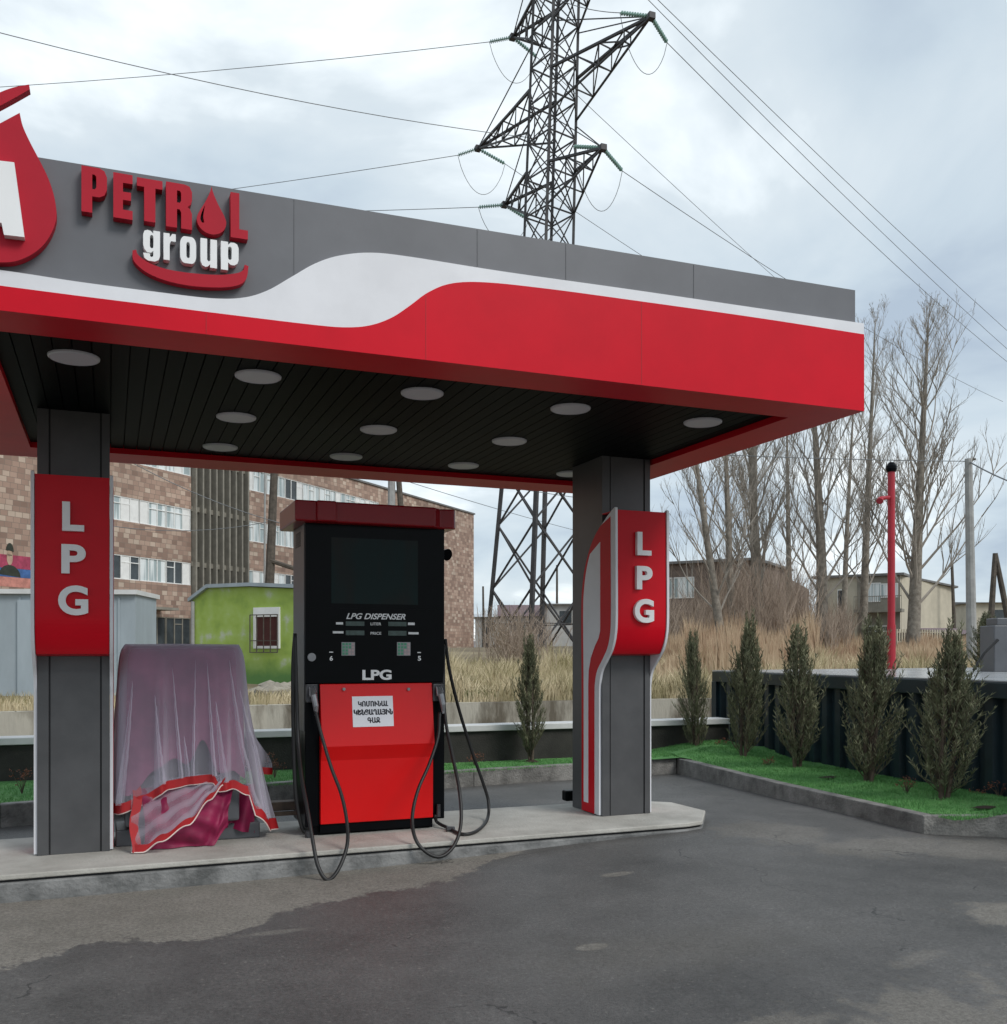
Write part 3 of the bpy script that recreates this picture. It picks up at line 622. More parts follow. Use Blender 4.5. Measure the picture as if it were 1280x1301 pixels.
# ------------------------------------------------------------------ LPG signs on the columns
GL = {c: glyph_mesh('letter_'+c, text=c, offset=.035) for c in 'LPG'}
def col_sign(x0, x1, label, side):
    root = empty('lpg_sign', ((x0+x1)/2, YC0, .15), label, 'sign', 'LPG signs on the canopy columns')
    # side profile (y offset in front of the column face negative, z)
    front = sp2([(-.275, 2.76), (-.278, 2.3), (-.28, 1.86), (-.262, 1.70), (-.21, 1.585), (-.12, 1.49), (-.03, 1.40), (.008, 1.30), (.018, 1.18), (.018, .6), (.018, .16)], 5)
    back = sp2([(.345, .16), (.345, 1.2), (.355, 1.85), (.34, 2.10), (.27, 2.33), (.13, 2.53), (-.05, 2.66), (-.19, 2.735), (-.262, 2.765)], 5)
    def plate(xa, xb, fr, bk, name, m, par=None):
        pts = [(xa, YC0+y, z) for y, z in fr]+[(xa, YC0+y, z) for y, z in bk]
        mb = MB().prism(pts, (xb-xa, 0, 0))
        if par: return sub(mb, name, m, par)
        return mb.build(name, m, root)
    # inset copies
    def inset(fr, df): return [(y+df, z) for y, z in fr]
    for s in (-1, 1):
        xe = x0-.022 if s < 0 else x1+.022          # outside the column flank
        xi = x0-.001 if s < 0 else x1+.001
        pl = plate(xi, xe, front, back, 'side_plate', M['white'])
        # red flank layer over white, leaving the white front edge
        fr = [(y+.085, min(z, 2.695)) for y, z in front]
        bk = [(y, z) for y, z in back if z < 2.66]
        plate(xe, xe+s*.003, fr, bk, 'red_flank', M['redsign'], pl)
        # white wedge inset on the red flank
        wf = [(-.01, 2.50), (-.01, 1.74), (.02, 1.68), (.10, 1.60), (.165, 1.51), (.205, 1.40), (.215, 1.28), (.215, .24)]
        wb = [(y-.045, z) for y, z in back if .24 < z < 2.44]; wb = [(.30, .24)]+wb
        plate(xe+s*.003, xe+s*.006, wf, wb, 'white_inset', M['white'], pl)
    # red front panel following the profile down to its curl under
    fp = [(y+.012, z) for y, z in front if z > 1.53]
    fp = [(y, min(z, 2.745)) for y, z in fp]+[(-.075, 1.535), (.0, 1.53)]
    mb = MB(); xa, xb = x0+.002, x1-.002
    for y, z in fp: mb.v += [Vector((xa, YC0+y, z)), Vector((xb, YC0+y, z))]
    for y, z in fp: mb.v += [Vector((xa, YC0+y+.012, z)), Vector((xb, YC0+y+.012, z))]
    n = len(fp)
    for i in range(n-1): mb.f += [(2*i, 2*i+1, 2*i+3, 2*i+2), (2*n+2*i, 2*n+2*i+2, 2*n+2*i+3, 2*n+2*i+1)]
    mb.f.append((0, 1, 2*n+1, 2*n))
    pan = mb.build('front_panel', M['redsign'], root, smooth=False)
    MB().box(x0, x1, YC0-.262, YC0-.002, 2.735, 2.745).build('top_cap', M['redsign'], root)
    cxm = (x0+x1)/2+.005; Yl = YC0-.266
    for ch, z0, z1, wd in (('L', 2.37, 2.565, .135), ('P', 2.085, 2.28, .155), ('G', 1.805, 2.005, .185)):
        letter('letter', GL[ch], M['whitet'], root, cxm-wd/2+(.005 if ch == 'P' else 0), cxm+wd/2, z0, z1, Yl, .035)
    return root
col_sign(-.465, 0, 'red curved LPG sign with white letters on the left column', -1)
col_sign(3.915, 4.385, 'red curved LPG sign with white letters on the right column', 1)

# ------------------------------------------------------------------ fascia signs
def rrect(x0, x1, y0, y1, r, n=5, corners=(1, 1, 1, 1)):
    out = []; rx = r; 
    for (cx_, cy_, a0, k) in ((x1, y1, 0, corners[1]), (x0, y1, 90, corners[0]), (x0, y0, 180, corners[3]), (x1, y0, 270, corners[2])):
        if not k: out.append((cx_, cy_)); continue
        ox = cx_-rx if cx_ == x1 else cx_+rx; oy = cy_-rx if cy_ == y1 else cy_+rx
        for i in range(n+1): a = R(a0+90*i/n); out.append((ox+rx*math.cos(a), oy+rx*math.sin(a)))
    return out
G = {}
G['P'] = [[(0, 0), (.42, 0), (.42, .36)]+[(.7, .36), (.9, .42), (1, .55), (1, .82), (.9, .95), (.7, 1)]+[(0, 1)], [(.42, .52), (.42, .84), (.52, .84), (.58, .8), (.58, .57), (.52, .52)]]
G['E'] = [[(0, 0), (1, 0), (1, .2), (.5, .2), (.5, .42), (.92, .42), (.92, .6), (.5, .6), (.5, .8), (1, .8), (1, 1), (0, 1)]]
G['T'] = [[(.28, 0), (.72, 0), (.72, .8), (1, .8), (1, 1), (0, 1), (0, .8), (.28, .8)]]
G['R'] = [[(0, 0), (.42, 0), (.42, .42), (.52, .42), (.58, .36), (.58, 0), (1, 0), (1, .36), (.92, .46), (.82, .5), (.95, .57), (1, .66), (1, .85), (.9, .97), (.7, 1), (0, 1)], [(.42, .57), (.42, .84), (.53, .84), (.58, .79), (.58, .62), (.53, .57)]]
G['L'] = [[(0, 0), (1, 0), (1, .2), (.5, .2), (.5, 1), (0, 1)]]
G['r'] = [[(0, 0), (.5, 0), (.5, .6), (.6, .72), (1, .72), (1, 1), (.72, 1), (.5, .86), (.5, 1), (0, 1)]]
G['o'] = [rrect(0, 1, 0, 1, .3), rrect(.39, .61, .2, .8, .1)]
G['u'] = [[(0, 1), (0, .2), (.1, .05), (.3, 0), (.45, .03), (.58, .12), (.58, 0), (1, 0), (1, 1), (.6, 1), (.6, .26), (.5, .2), (.4, .26), (.4, 1)]]
G['p'] = [[(0, 0), (.4, 0), (.4, .28), (.55, .2), (.75, .2), (.92, .27), (1, .4), (1, .82), (.92, .95), (.75, 1), (.55, .99), (.4, .9), (.4, 1), (0, 1)], rrect(.4, .61, .38, .84, .08)]
G['g'] = [[(.0, .24), (.4, .24), (.42, .15), (.5, .13), (.6, .17), (.6, .34), (.45, .27), (.25, .27), (.08, .36), (0, .5), (0, .84), (.08, .96), (.25, 1), (.45, .98), (.6, .9), (.6, 1), (1, 1), (1, .2), (.92, .07), (.7, 0), (.3, 0), (.08, .07)], rrect(.4, .61, .42, .85, .08)]
drop = sp2([(.5, 1), (.56, .86), (.72, .64), (.92, .42), (1, .27), (.93, .12), (.75, .02), (.5, -.02), (.25, .02), (.07, .12), (0, .27), (.08, .42), (.28, .64), (.44, .86), (.5, 1)], 4)[:-1]
shine = sp2([(.28, .58), (.17, .42), (.12, .28), (.18, .2), (.25, .22), (.22, .35), (.28, .58)], 4)[:-1]
sgn = empty('petrol_group_sign', (1.0, YF, 3.9), 'raised red and white PETROL group lettering with a red smile on the grey fascia', 'sign')
YS = YF+.028
GM = {k: glyph_mesh('g_'+k, loops=v) for k, v in G.items()}
GM['drop'] = glyph_mesh('g_drop', loops=[drop, shine])
def zx(px, py): p = atY(px, py, YS-.05); return p.x, p.z
SL = -.012
for ch, a, b, yt, yb_ in (('P', 103.5, 136, 212, 271), ('E', 144, 168.5, 220, 278), ('T', 174, 206.5, 227, 282), ('R', 211, 244, 232.5, 290), ('drop', 250, 287.5, 236, 298), ('L', 293, 315, 245, 303)):
    xa, _ = zx(a, yt); xb, _ = zx(b, yt); _, zt = zx((a+b)/2, yt+1); _, zb = zx((a+b)/2, yb_)
    letter('letter' if ch != 'drop' else 'drop_symbol', GM[ch], M['redletter'], sgn, xa, xb, zb, zt, YS, .055)
for ch, a, b, yt, yb_ in (('g', 182, 203.5, 292, 331), ('r', 208, 223.5, 296, 330), ('o', 229, 249.5, 300, 334), ('u', 255, 276, 303, 339), ('p', 281, 303.5, 307, 343)):
    xa, _ = zx(a, yt); xb, _ = zx(b, yt); _, zt = zx((a+b)/2, yt); _, zb = zx((a+b)/2, yb_)
    letter('letter', GM[ch], M['whitet'], sgn, xa, xb, zb, zt, YS, .045)
sm_o = [(168.5, 318), (170, 331), (185, 345), (210, 356), (243, 363), (280, 365), (303, 362), (313, 354), (316, 338)]
sm_i = [(311, 336), (309, 343), (300, 347), (278, 349), (245, 347), (213, 342), (190, 334), (176, 324), (173, 317)]
pts = sp2(sm_o, 5)+sp2(sm_i, 5)
MB().prism([Vector((zx(x, y)[0], YS, zx(x, y)[1])) for x, y in pts], (0, -.05, 0)).build('smile_arc', M['redletter'], sgn)
# drop emblem with A at the left
em = empty('drop_emblem_sign', (-.7, YF, 3.9), 'large red drop emblem with a white letter A at the left end of the fascia', 'sign')
YE = YF+.028
def ex(px, py, Y=YE-.06): p = atY(px, py, Y); return Vector((p.x, Y, p.z))
rt = sp2([(25, 143), (29, 160), (38, 180), (50, 203), (62, 228), (70, 255), (71, 280), (60, 305), (42, 322), (18, 332), (-10, 333)], 5)
lf = sp2([(-10, 333), (-45, 325), (-72, 302), (-86, 268), (-84, 235), (-70, 207), (-45, 182), (-12, 163), (12, 150), (25, 143)], 5)[1:-1]
MB().prism([ex(x, y) for x, y in rt+lf], (0, .06, 0)).build('red_drop', M['redletter'], em)
sw = sp2([(37, 107), (20, 110), (0, 117), (-30, 132), (-60, 155), (-90, 190), (-108, 225), (-120, 270)], 5)+sp2([(-112, 250), (-95, 208), (-70, 175), (-40, 152), (-8, 138), (15, 126), (38, 113)], 5)
MB().prism([ex(x, y) for x, y in sw], (0, .05, 0)).build('red_flame_arc', M['redletter'], em)
Ap = [(-42, 199), (18, 206), (31, 301), (5, 298), (2, 283), (-30, 278), (-34, 293), (-66, 287)]
MB().prism([ex(x, y, YE-.105) for x, y in Ap], (0, .045, 0)).build('letter', M['whitet'], em)

# ------------------------------------------------------------------ LPG dispenser
X0d, X1d, Yd0, Yd1 = 1.38, 2.56, 7.50, 8.02
X1d = atY(565, 900, Yd0).x; X0d = atY(388, 900, Yd0).x
zc = atY(470, 668, Yd0).z; zct = atY(470, 641, Yd0-.05).z
dp = empty('lpg_dispenser', ((X0d+X1d)/2, 7.75, .15), 'black and red LPG dispenser with a red crown, dark screen and paper notice', 'fuel dispenser')
D_ = lambda x, y, Y=Yd0: atY(x, y, Y)
mb = MB(); mb.box(X0d, X1d, Yd0, Yd1, D_(470, 868).z, zc+.01); zdm = D_(470, 868).z
mb.box(X0d, X1d, Yd0+.13, Yd1, .22, zdm); mb.box(X0d, D_(406, 900).x, Yd0, Yd0+.13, .22, zdm); mb.box(D_(549, 900).x, X1d, Yd0, Yd0+.13, .22, zdm)
mb.box(X0d+.04, X1d-.09, Yd0+.03, Yd1-.04, .15, .22)
mb.build('cabinet', M['black'], dp, bevel=.006)
MB().box(X0d-.004, X0d, Yd0+.03, Yd1-.02, .95, zc-.01).build('side_panel', M['blackside'], dp)
mb = MB()
for k in range(7): mb.box(X0d-.008, X0d-.004, Yd0+.18, Yd0+.38, zc-.16+k*.017, zc-.152+k*.017)
mb.build('vent', M['seam'], dp)
# crown with notched corners
ca, cb = atY(375, 655, Yd0-.10).x, atY(579, 655, Yd0-.02).x
pl = [(ca, Yd0-.10), (ca+.16, Yd0-.10), (ca+.16, Yd0-.13), (ca+.31, Yd0-.13), (ca+.31, Yd0-.10), (cb-.20, Yd0-.10), (cb-.13, Yd0-.03), (cb-.03, Yd0-.06), (cb, Yd0-.02), (cb, Yd1+.10), (ca, Yd1+.10)]
MB().prism([(x, y, zc) for x, y in pl], (0, 0, zct-zc)).build('crown', M['crown'], dp, bevel=.012)
# screen
def quad(x0, x1, y0, y1, Y, th_, nm, m, par=None, bevel=0):
    a = D_(x0, y0); b = D_(x1, y1); c = D_(x1, y0); e_ = D_(x0, y1)
    mb = MB().prism([(a.x, Y, e_.z), (b.x, Y, e_.z), (b.x, Y, a.z), (a.x, Y, a.z)], (0, -th_, 0))
    return mb.build(nm, m, dp, bevel=bevel) if par is None else sub(mb, nm, m, par)
quad(421, 531, 682.5, 766.5, Yd0, .004, 'screen', M['screen'])
quad(392, 561, 676, 772, Yd0, .0015, 'screen_glass_surround', M['black'])
for x0, x1, y0, y1 in ((439.5, 463, 789.5, 795), (439.5, 463, 801, 807), (493.5, 516.5, 790, 795.5), (493.5, 516.5, 801.5, 807.5)): quad(x0, x1, y0, y1, Yd0, .004, 'number_display', M['lcd'])
for x0, x1, y0, y1 in ((427, 436, 790.5, 793.5), (423, 436.5, 802, 804.8), (518.5, 527, 791, 794.2), (519, 532, 803.2, 806)): quad(x0, x1, y0, y1, Yd0, .003, 'display_caption', M['whitet'])
for x0 in (434, 504.5):
    kb = quad(x0, x0+17, 816, 833, Yd0, .004, 'keypad', M['steel'])
    for i in range(4):
        for j in range(4):
            quad(x0+1+i*4, x0+4+i*4, 817+j*4, 820+j*4, Yd0-.004, .003, 'key', M['key'] if i < 2 or (i == 2 and j < 2) else M['keyr'], kb)
def ptext(s, px0, px1, py0, py1, Y, m, name, depth=.003, offset=.0, shear=0, par=None, spacing=1):
    me = glyph_mesh(name, text=s, offset=offset, shear=shear, spacing=spacing); a = D_(px0, py1, Y); b = D_(px1, py0, Y)
    za = D_((px0+px1)/2, py1, Y).z; zb = D_((px0+px1)/2, py0, Y).z
    o = letter(name, me, m, None, a.x, b.x, za, zb, Y, depth)
    o.parent = par or dp
    if not par: o.location = -Vector(dp.location)
    return o
ptext('LPG DISPENSER', 440, 515.5, 779.5, 787, Yd0, M['whitet'], 'lettering', offset=.02, shear=.35)
ptext('LITER', 471, 484.5, 791, 794.5, Yd0, M['whitet'], 'lettering', offset=.01)
ptext('PRICE', 471, 484.5, 803, 806.5, Yd0, M['whitet'], 'lettering', offset=.01)
ptext('LPG', 460.5, 497.5, 851, 864, Yd0, M['whitet'], 'lettering', depth=.006, offset=.035)
ptext('6', 419, 423, 833.5, 839.5, Yd0, M['whitet'], 'lettering', offset=.03)
ptext('5', 531, 535, 833.5, 839.5, Yd0, M['whitet'], 'lettering', offset=.03)
quad(418.5, 423.5, 828, 829.2, Yd0, .002, 'nozzle_mark', M['whitet']); quad(530.5, 535, 828.5, 829.7, Yd0, .002, 'nozzle_mark', M['whitet'])
c = D_(396, 835); MB().cyl((c.x, Yd0-.012, c.z), .032, .012, 24, axis='Y').build('round_lock', M['steel'], dp)
# red door with a folded upper panel
xa, xb = D_(406.5, 900).x, D_(549, 900).x; zd1 = D_(470, 868).z-.004; zk = D_(470, 946).z; zk2 = D_(470, 964).z; zd0 = D_(470, 1043, Yd0-.0).z
prof = [(Yd0-.002, zd1), (Yd0-.006, zd1-.03), (Yd0-.075, zk), (Yd0-.035, zk2), (Yd0-.03, zd0), (Yd0+.02, zd0), (Yd0+.12, zd0), (Yd0+.12, zd1)]
mb = MB(); mb.prism([(xa, y, z) for y, z in prof], (xb-xa, 0, 0)); door = mb.build('door', M['reddoor'], dp, bevel=.004)
for px in (436.5, 518.5):
    c = D_(px, 875.5); sub(MB().cyl((c.x, Yd0-.026, c.z), .012, .02, 16, axis='Y'), 'door_screw', M['steel'], door)
MB().box(xa, xb, Yd0-.01, Yd0+.10, .17, zd0-.004).build('plinth', M['black'], dp)
def embolden(me, dx_, dz_):
    vs = [v.co.copy() for v in me.vertices]; fs = [tuple(p.vertices) for p in me.polygons]; V = []; Fs = []
    for k, (a_, b_) in enumerate(((0, 0), (1, 0), (-1, 0), (0, 1), (0, -1), (.7, .7), (-.7, -.7), (.7, -.7), (-.7, .7))):
        o = len(V); V += [v+Vector((a_*dx_, -k*.02, b_*dz_)) for v in vs]; Fs += [tuple(i+o for i in f) for f in fs]
    m2 = bpy.data.meshes.new('lettering'); m2.from_pydata(V, [], Fs); return m2
# paper notice: follows the slanted upper door
def ontilt(px, py, off=0):
    z = D_(px, py, Yd0-.04).z; t = (zd1-.03-z)/((zd1-.03)-zk); Y = Yd0-.006-.069*t-off; p = atY(px, py, Y); return p, Y
slope = math.atan2(.069, (zd1-.03)-zk)
pa, Ya = ontilt(447.3, 885); pb, Yb = ontilt(500.5, 922.5)
mb = MB(); mb.prism([(pa.x, Ya-.0015, pa.z), (pb.x, Ya-.0015, pa.z), (pb.x, Yb-.0015, pb.z), (pa.x, Yb-.0015, pb.z)], (0, -.0012, 0)); note = sub(mb, 'paper_notice', M['paper'], door)
for s, x0, x1, y0, y1 in (('ԿՈՄՈՒՆԱԼ', 455.5, 492.5, 890.5, 897.3), ('ԿԵՆՑԱՂԱՅԻՆ', 450, 498.5, 901, 908), ('ԳԱԶ', 467.5, 482.5, 911.5, 918.3)):
    me = embolden(glyph_mesh('lettering', text=s, spacing=1.08), .012 if len(s) > 4 else .03, .05); a, Yt = ontilt(x0, y1); b, _ = ontilt(x1, y0)
    za = ontilt((x0+x1)/2, y1)[0].z; zb = ontilt((x0+x1)/2, y0)[0].z
    o = letter('lettering', me, M['ink'], None, a.x, b.x, za, zb, 0, .001)
    for v in o.data.vertices:
        t = (zd1-.03-v.co.z)/((zd1-.03)-zk); v.co.y += Yd0-.006-.069*t-.0034
    o.parent = door
# nozzle holsters, small side camera, hoses
for k, (px, py) in enumerate(((395.5, 880), (556, 879))):
    c = D_(px, py); mb = MB(); mb.box(c.x-.045, c.x+.045, Yd0-.03, Yd0, c.z-.075, c.z+.065)
    h = mb.build('nozzle_holster', M['dsteel'], dp, bevel=.006)
    mb = MB(); mb.tube([(c.x, Yd0-.03, c.z+.03), (c.x+.005, Yd0-.07, c.z-.02), (c.x+.02, Yd0-.08, c.z-.10), (c.x+.022, Yd0-.08, c.z-.15)], [.018, .024, .022, .015], 10)
    mb.tube([(c.x-.02, Yd0-.04, c.z+.04), (c.x-.022, Yd0-.075, c.z-.03)], .008, 6); mb.tube([(c.x+.02, Yd0-.03, c.z+.045), (c.x+.028, Yd0-.06, c.z+.0)], .006, 6)
    mb.cyl((c.x+.022, Yd0-.08, c.z-.17), .013, .03, 10)
    sub(mb, 'nozzle', M['steel'], h, smooth=False)
c = D_(571, 704); mb = MB(); mb.tube([(X1d, Yd0+.12, c.z), (X1d+.03, Yd0+.12, c.z)], [.045, .04], 16); mb.tube([(X1d+.03, Yd0+.1, c.z+.012), (X1d+.045, Yd0+.06, c.z)], [.035, .05], 14); mb.build('side_knob', M['black'], dp)
def hose(pxs, Ys, name='hose', r=.0135):
    pts = [atY(x, y, Y) if Y else atZ(x, y, .166) for (x, y), Y in zip(pxs, Ys)]
    return MB().tube(spline(pts, 9), r, 10).build(name, M['rubber'], dp, smooth=True)
hose([(401, 903), (409, 935), (421, 975), (434, 1010), (441, 1045), (441, 1075), (430, 1105), (416, 1118), (404, 1100), (397, 1065), (391, 1030), (383, 985), (379, 940), (377, 880), (375, 805)],
     [7.42, 7.36, 7.26, 7.14, 7.0, 6.86, 6.76, 6.70, 6.74, 6.84, 6.98, 7.22, 7.42, 7.48, 7.5])
hose([(375, 805), (372.5, 850), (373, 930), (376, 1010), (384, 1052), (391, 1058)], [7.62, 7.6, 7.58, 7.55, 7.55, 7.55], r=.016)
hose([(559, 905), (557, 935), (546, 970), (531, 1005), (524, 1040), (529, 1068), (545, 1085), (562, 1088), (578, 1073), (586, 1045), (584, 1005), (575, 960), (567, 920), (564, 880), (564, 820)],
     [7.42, 7.36, 7.26, 7.14, 7.0, 6.87, 6.82, 6.81, 6.85, 6.94, 7.06, 7.26, 7.42, 7.5, 7.52])
hose([(566, 812), (571, 850), (583, 900), (600, 955), (614, 995), (621, 1020), (619, 1042), (606, 1056), (588, 1060), (572, 1053), (556, 1045), (553, 1036)],
     [7.55, 7.58, 7.65, 7.7, 7.72, 7.72, 0, 0, 0, 0, 7.5, 7.47])
c = atZ(572, 1053, .172); MB().tube([c+Vector((-.03, 0, .0)), c+Vector((.035, 0, -.005))], .021, 10).build('hose_coupling', M['dsteel'], dp)
MB().cyl((X0d+.02, Yd0-.04, .15), .03, .05, 12).cyl((X1d-.06, Yd0-.03, .24), .016, .1, 8).build('foot_valve', M['dsteel'], dp)

# ------------------------------------------------------------------ covered second dispenser
cd = empty('covered_dispenser', (.5, 7.75, .15), 'bare grey lower frame of the second dispenser showing under the sheer cover', 'fuel dispenser')
MB().box(.10, .90, 7.52, 8.05, .30, 1.56).build('cabinet', M['blackside'], cd, bevel=.02)
MB().box(.04, 1.06, 7.60, 8.02, .15, .27)  .build('base_frame', M['blackside'], cd, bevel=.01)
mb = MB(); a = atY(338, 1025, 8.0); MB().box(1.0, 1.42, 7.86, 7.98, .30, .37).build('rail', M['rail'], cd, bevel=.005)
MB().box(1.0, 1.42, 7.80, 7.84, .27, .30).build('rail', M['rail'], cd)
cv = empty('cloth_cover', (.5, 7.75, .15), 'sheer white tulle cover with red ribbon hems over mauve cloth beside the left column', 'cover')
def rr_path(u, x0, x1, y0, y1, r=.10):
    """rounded rectangle perimeter starting at back-left, going along front; returns point, normal"""
    W, H = x1-x0-2*r, y1-y0-2*r; q = math.pi*r/2; Lp = 2*W+2*H+4*q; s = (u % 1)*Lp
    segs = [('h', H, (x0, y1-r), (0, -1), (-1, 0)), ('c', q, (x0+r, y0+r), 180, 270), ('w', W, (x0+r, y0), (1, 0), (0, -1)), ('c', q, (x1-r, y0+r), 270, 360), ('h', H, (x1, y0+r), (0, 1), (1, 0)), ('c', q, (x1-r, y1-r), 0, 90), ('w', W, (x1-r, y1), (-1, 0), (0, 1)), ('c', q, (x0+r, y1-r), 90, 180)]
    for sg in segs:
        if s <= sg[1]+1e-9:
            if sg[0] == 'c': a = R(sg[3]+(sg[4]-sg[3])*s/sg[1]); nrm = Vector((math.cos(a), math.sin(a), 0)); return Vector((sg[2][0], sg[2][1], 0))+nrm*r, nrm
            return Vector((sg[2][0]+sg[3][0]*s, sg[2][1]+sg[3][1]*s, 0)), Vector((*sg[4], 0))
        s -= sg[1]
    return Vector((x0, y1-r, 0)), Vector((-1, 0, 0))
def fold(u, t, seed, amp):
    s = 0
    for k, (fr, a) in enumerate(((7, 1), (13, .7), (23, .45), (37, .22))): s += a*math.sin(6.2832*fr*u+seed*1.7+k*2.1+t*.8*math.sin(k+seed))
    s = s/1.6; s = s if s > 0 else s*.5
    return amp*(t**1.1)*s
def drape(hem, seed, amp, flare, ztop, m, name, box=(.075, .93, 7.48, 8.08), inset=0, ribbon=.055, u0=0, u1=1, nu=260, nr=34, cap=True, flare_r=0):
    x0, x1, y0, y1 = box; mb = MB(); grid = []
    rib = MB(); pip = []
    for i in range(nu+1):
        u = u0+(u1-u0)*i/nu; p, n = rr_path(u, x0, x1, y0, y1); zh = hem(p, n, u); col = []
        for j in range(nr+1):
            t = j/nr; z = ztop-(ztop-zh)*t
            tt = (ztop-z)/1.45
            e = .012*(1-math.exp(-t*20))+flare*tt**1.2+fold(u, tt, seed, amp)+flare_r*max(0, n.x)*tt**1.6
            rd = -.03*math.exp(-t*26); q = p+n*(e+rd+inset); col.append(Vector((q.x, q.y, z-.0)))
        grid.append(col); mb.v += col
    w_ = nr+1
    for i in range(nu):
        for j in range(nr): a = i*w_+j; mb.f.append((a, a+1, a+w_+1, a+w_))
    if cap:
        c = len(mb.v); mb.v.append(Vector(((x0+x1)/2, (y0+y1)/2, ztop+.006)))
        for i in range(nu): mb.f.append((c, i*w_, (i+1)*w_))
    o = mb.build(name, m, cv, smooth=True)
    if ribbon:
        for i in range(nu+1):
            c = grid[i]; p, n = rr_path(u0+(u1-u0)*i/nu, x0, x1, y0, y1); b = c[-1]; k = nr
            while k > 0 and (c[k]-b).length < ribbon: k -= 1
            rib.v += [c[k]+n*.004, b+n*.004]
        for i in range(nu): rib.f.append((2*i, 2*i+1, 2*i+3, 2*i+2))
        sub(rib, 'ribbon_hem', M['hem'], o, smooth=True); sub(MB().tube([g[-1]+Vector((0, 0, -.003)) for g in grid], .005, 5), 'piping', M['piping'], o)
    return o
def lerp_pts(tab, x):
    if x <= tab[0][0]: return tab[0][1]
    for (a, va), (b, vb) in zip(tab, tab[1:]):
        if x <= b: t = (x-a)/(b-a); t = t*t*(3-2*t); return va+(vb-va)*t
    return tab[-1][1]
def hem_outer(p, n, u):
    f = lerp_pts([(.07, .40), (.22, .47), (.40, .575), (.58, .60), (.70, .605), (.74, .54), (.84, .555), (.90, .50), (.95, .24)], p.x)
    if p.y > 7.62: f = f if p.x > .5 else .5
    if p.x > .90: f = lerp_pts([(7.5, .36), (7.58, .20), (7.80, .18), (7.92, .5), (8.1, .7)], p.y)
    return f
def hem_inner(p, n, u): return lerp_pts([(.07, .52), (.2, .60), (.38, .78), (.5, .74), (.62, .90), (.74, .70), (.93, .62)], p.x)+.03*math.sin(p.x*31)
drape(hem_inner, 2.0, .022, .015, 1.605, M['mauve'], 'liner_cloth', ribbon=0, inset=-.014)
drape(hem_outer, 5.3, .062, .040, 1.615, M['tulle'], 'tulle_sheet', flare_r=.17)
# gathered pleats: doubled folds of the sheer sheet running down from the top
TS = [o for o in cv.children if o.name.startswith('tulle_sheet')][0]
def front_u(x):
    return min((abs(rr_path(i/900, .075, .93, 7.48, 8.08)[0].x-x)+(5 if rr_path(i/900, .075, .93, 7.48, 8.08)[0].y > 7.56 else 0), i/900) for i in range(900))[1]
for (xp, zt_, lean_, wd_) in ((.155, 1.35, -.05, .030), (.30, 1.25, .05, .022), (.42, 1.45, .06, .016), (.50, .95, .03, .02), (.66, 1.50, .05, .016), (.72, 1.2, .06, .03), (.82, 1.5, .09, .026), (.88, 1.3, .09, .03), (.58, 1.5, -.02, .012)):
    mb = MB(); n = 26
    for i in range(n+1):
        t = i/n; x = xp+lean_*t
        u_ = front_u(min(.925, x)); p, n_ = rr_path(u_, .075, .93, 7.48, 8.08); zh = hem_outer(p, n_, u_); z = zt_-(zt_-zh-.06)*t; tt = (1.615-z)/1.45
        q = p+n_*(.012+.040*tt**1.2+fold(u_, tt, 5.3, .062)+.17*max(0, n_.x)*tt**1.6+.006); w_ = wd_*(.02+.98*t**.8)
        for k, (dx__, dy__) in enumerate(((-w_, .004), (-w_*.3, -.014*t-.002), (w_*.25, -.010*t), (w_, .006))): mb.v.append(Vector((q.x+dx__, q.y+dy__, z)))
    for i in range(n):
        for k in range(3): a = i*4+k; mb.f.append((a, a+1, a+5, a+4))
    sub(mb, 'pleat', M['tulle'], TS, smooth=True)
# a second sheer layer hanging lower, its hem swept diagonally, above the bunched magenta cloth
def surf(fn, nu, nvv, m, name, par=None, hemside=None):
    mb = MB()
    for i in range(nu+1):
        for j in range(nvv+1): mb.v.append(fn(i/nu, j/nvv))
    for i in range(nu):
        for j in range(nvv): a = i*(nvv+1)+j; mb.f.append((a, a+1, a+nvv+2, a+nvv+1))
    o = mb.build(name, m, cv, smooth=True) if par is None else sub(mb, name, m, par, smooth=True)
    return o
def low_bundle(u, v):
    # u along X 0.2..0.78, v from top down to the floor
    top = atY(205+80*u, 985-5*u, 7.42); bot_y = lerp_pts([(0, 1078), (.15, 1086), (.5, 1086), (.8, 1074), (1, 1030)], u)
    z = .58-(.58-.155)*v; bulge = .10*math.sin(math.pi*min(1, v*1.05))*math.sin(math.pi*(.12+.76*u))+.05*v
    x = .19+.66*u+.05*math.sin(v*3+u*9)*.5; x = x+(.5-u)*.06*v
    if u > .85: z = z+(u-.85)/.15*.14*v
    y = 7.50-.06*v-bulge-.012*math.sin(u*25+v*6)-.012*math.sin(v*17-u*12)
    return Vector((x, y, max(.156, z)))
surf(low_bundle, 50, 34, M['magenta'], 'bunched_cloth')
def low_tulle(u, v):
    x = .14+.62*u; 
    zb = lerp_pts([(0, .165), (.12, .165), (.3, .24), (.6, .34), (.85, .50), (1, .60)], u)
    z = .66-(.66-zb)*v; y = 7.52-.22*v**1.1*math.sin(math.pi*(.2+.6*u))-.012*math.sin(u*21+v*7)*v-.009*math.sin(v*24+u*8)-.03*v-.05*(1-u)*v
    return Vector((x, y, z))
lt = surf(low_tulle, 60, 30, M['tulle'], 'tulle_sheet')
def low_hem(u, v):
    p = low_tulle(u, 1); q = low_tulle(u, .97); h = .055; d_ = Vector((.45, 0, 1)).normalized()
    return p+d_*(h*(1-v))+Vector((0, -.006, 0))
surf(low_hem, 60, 3, M['hem'], 'ribbon_hem', lt)
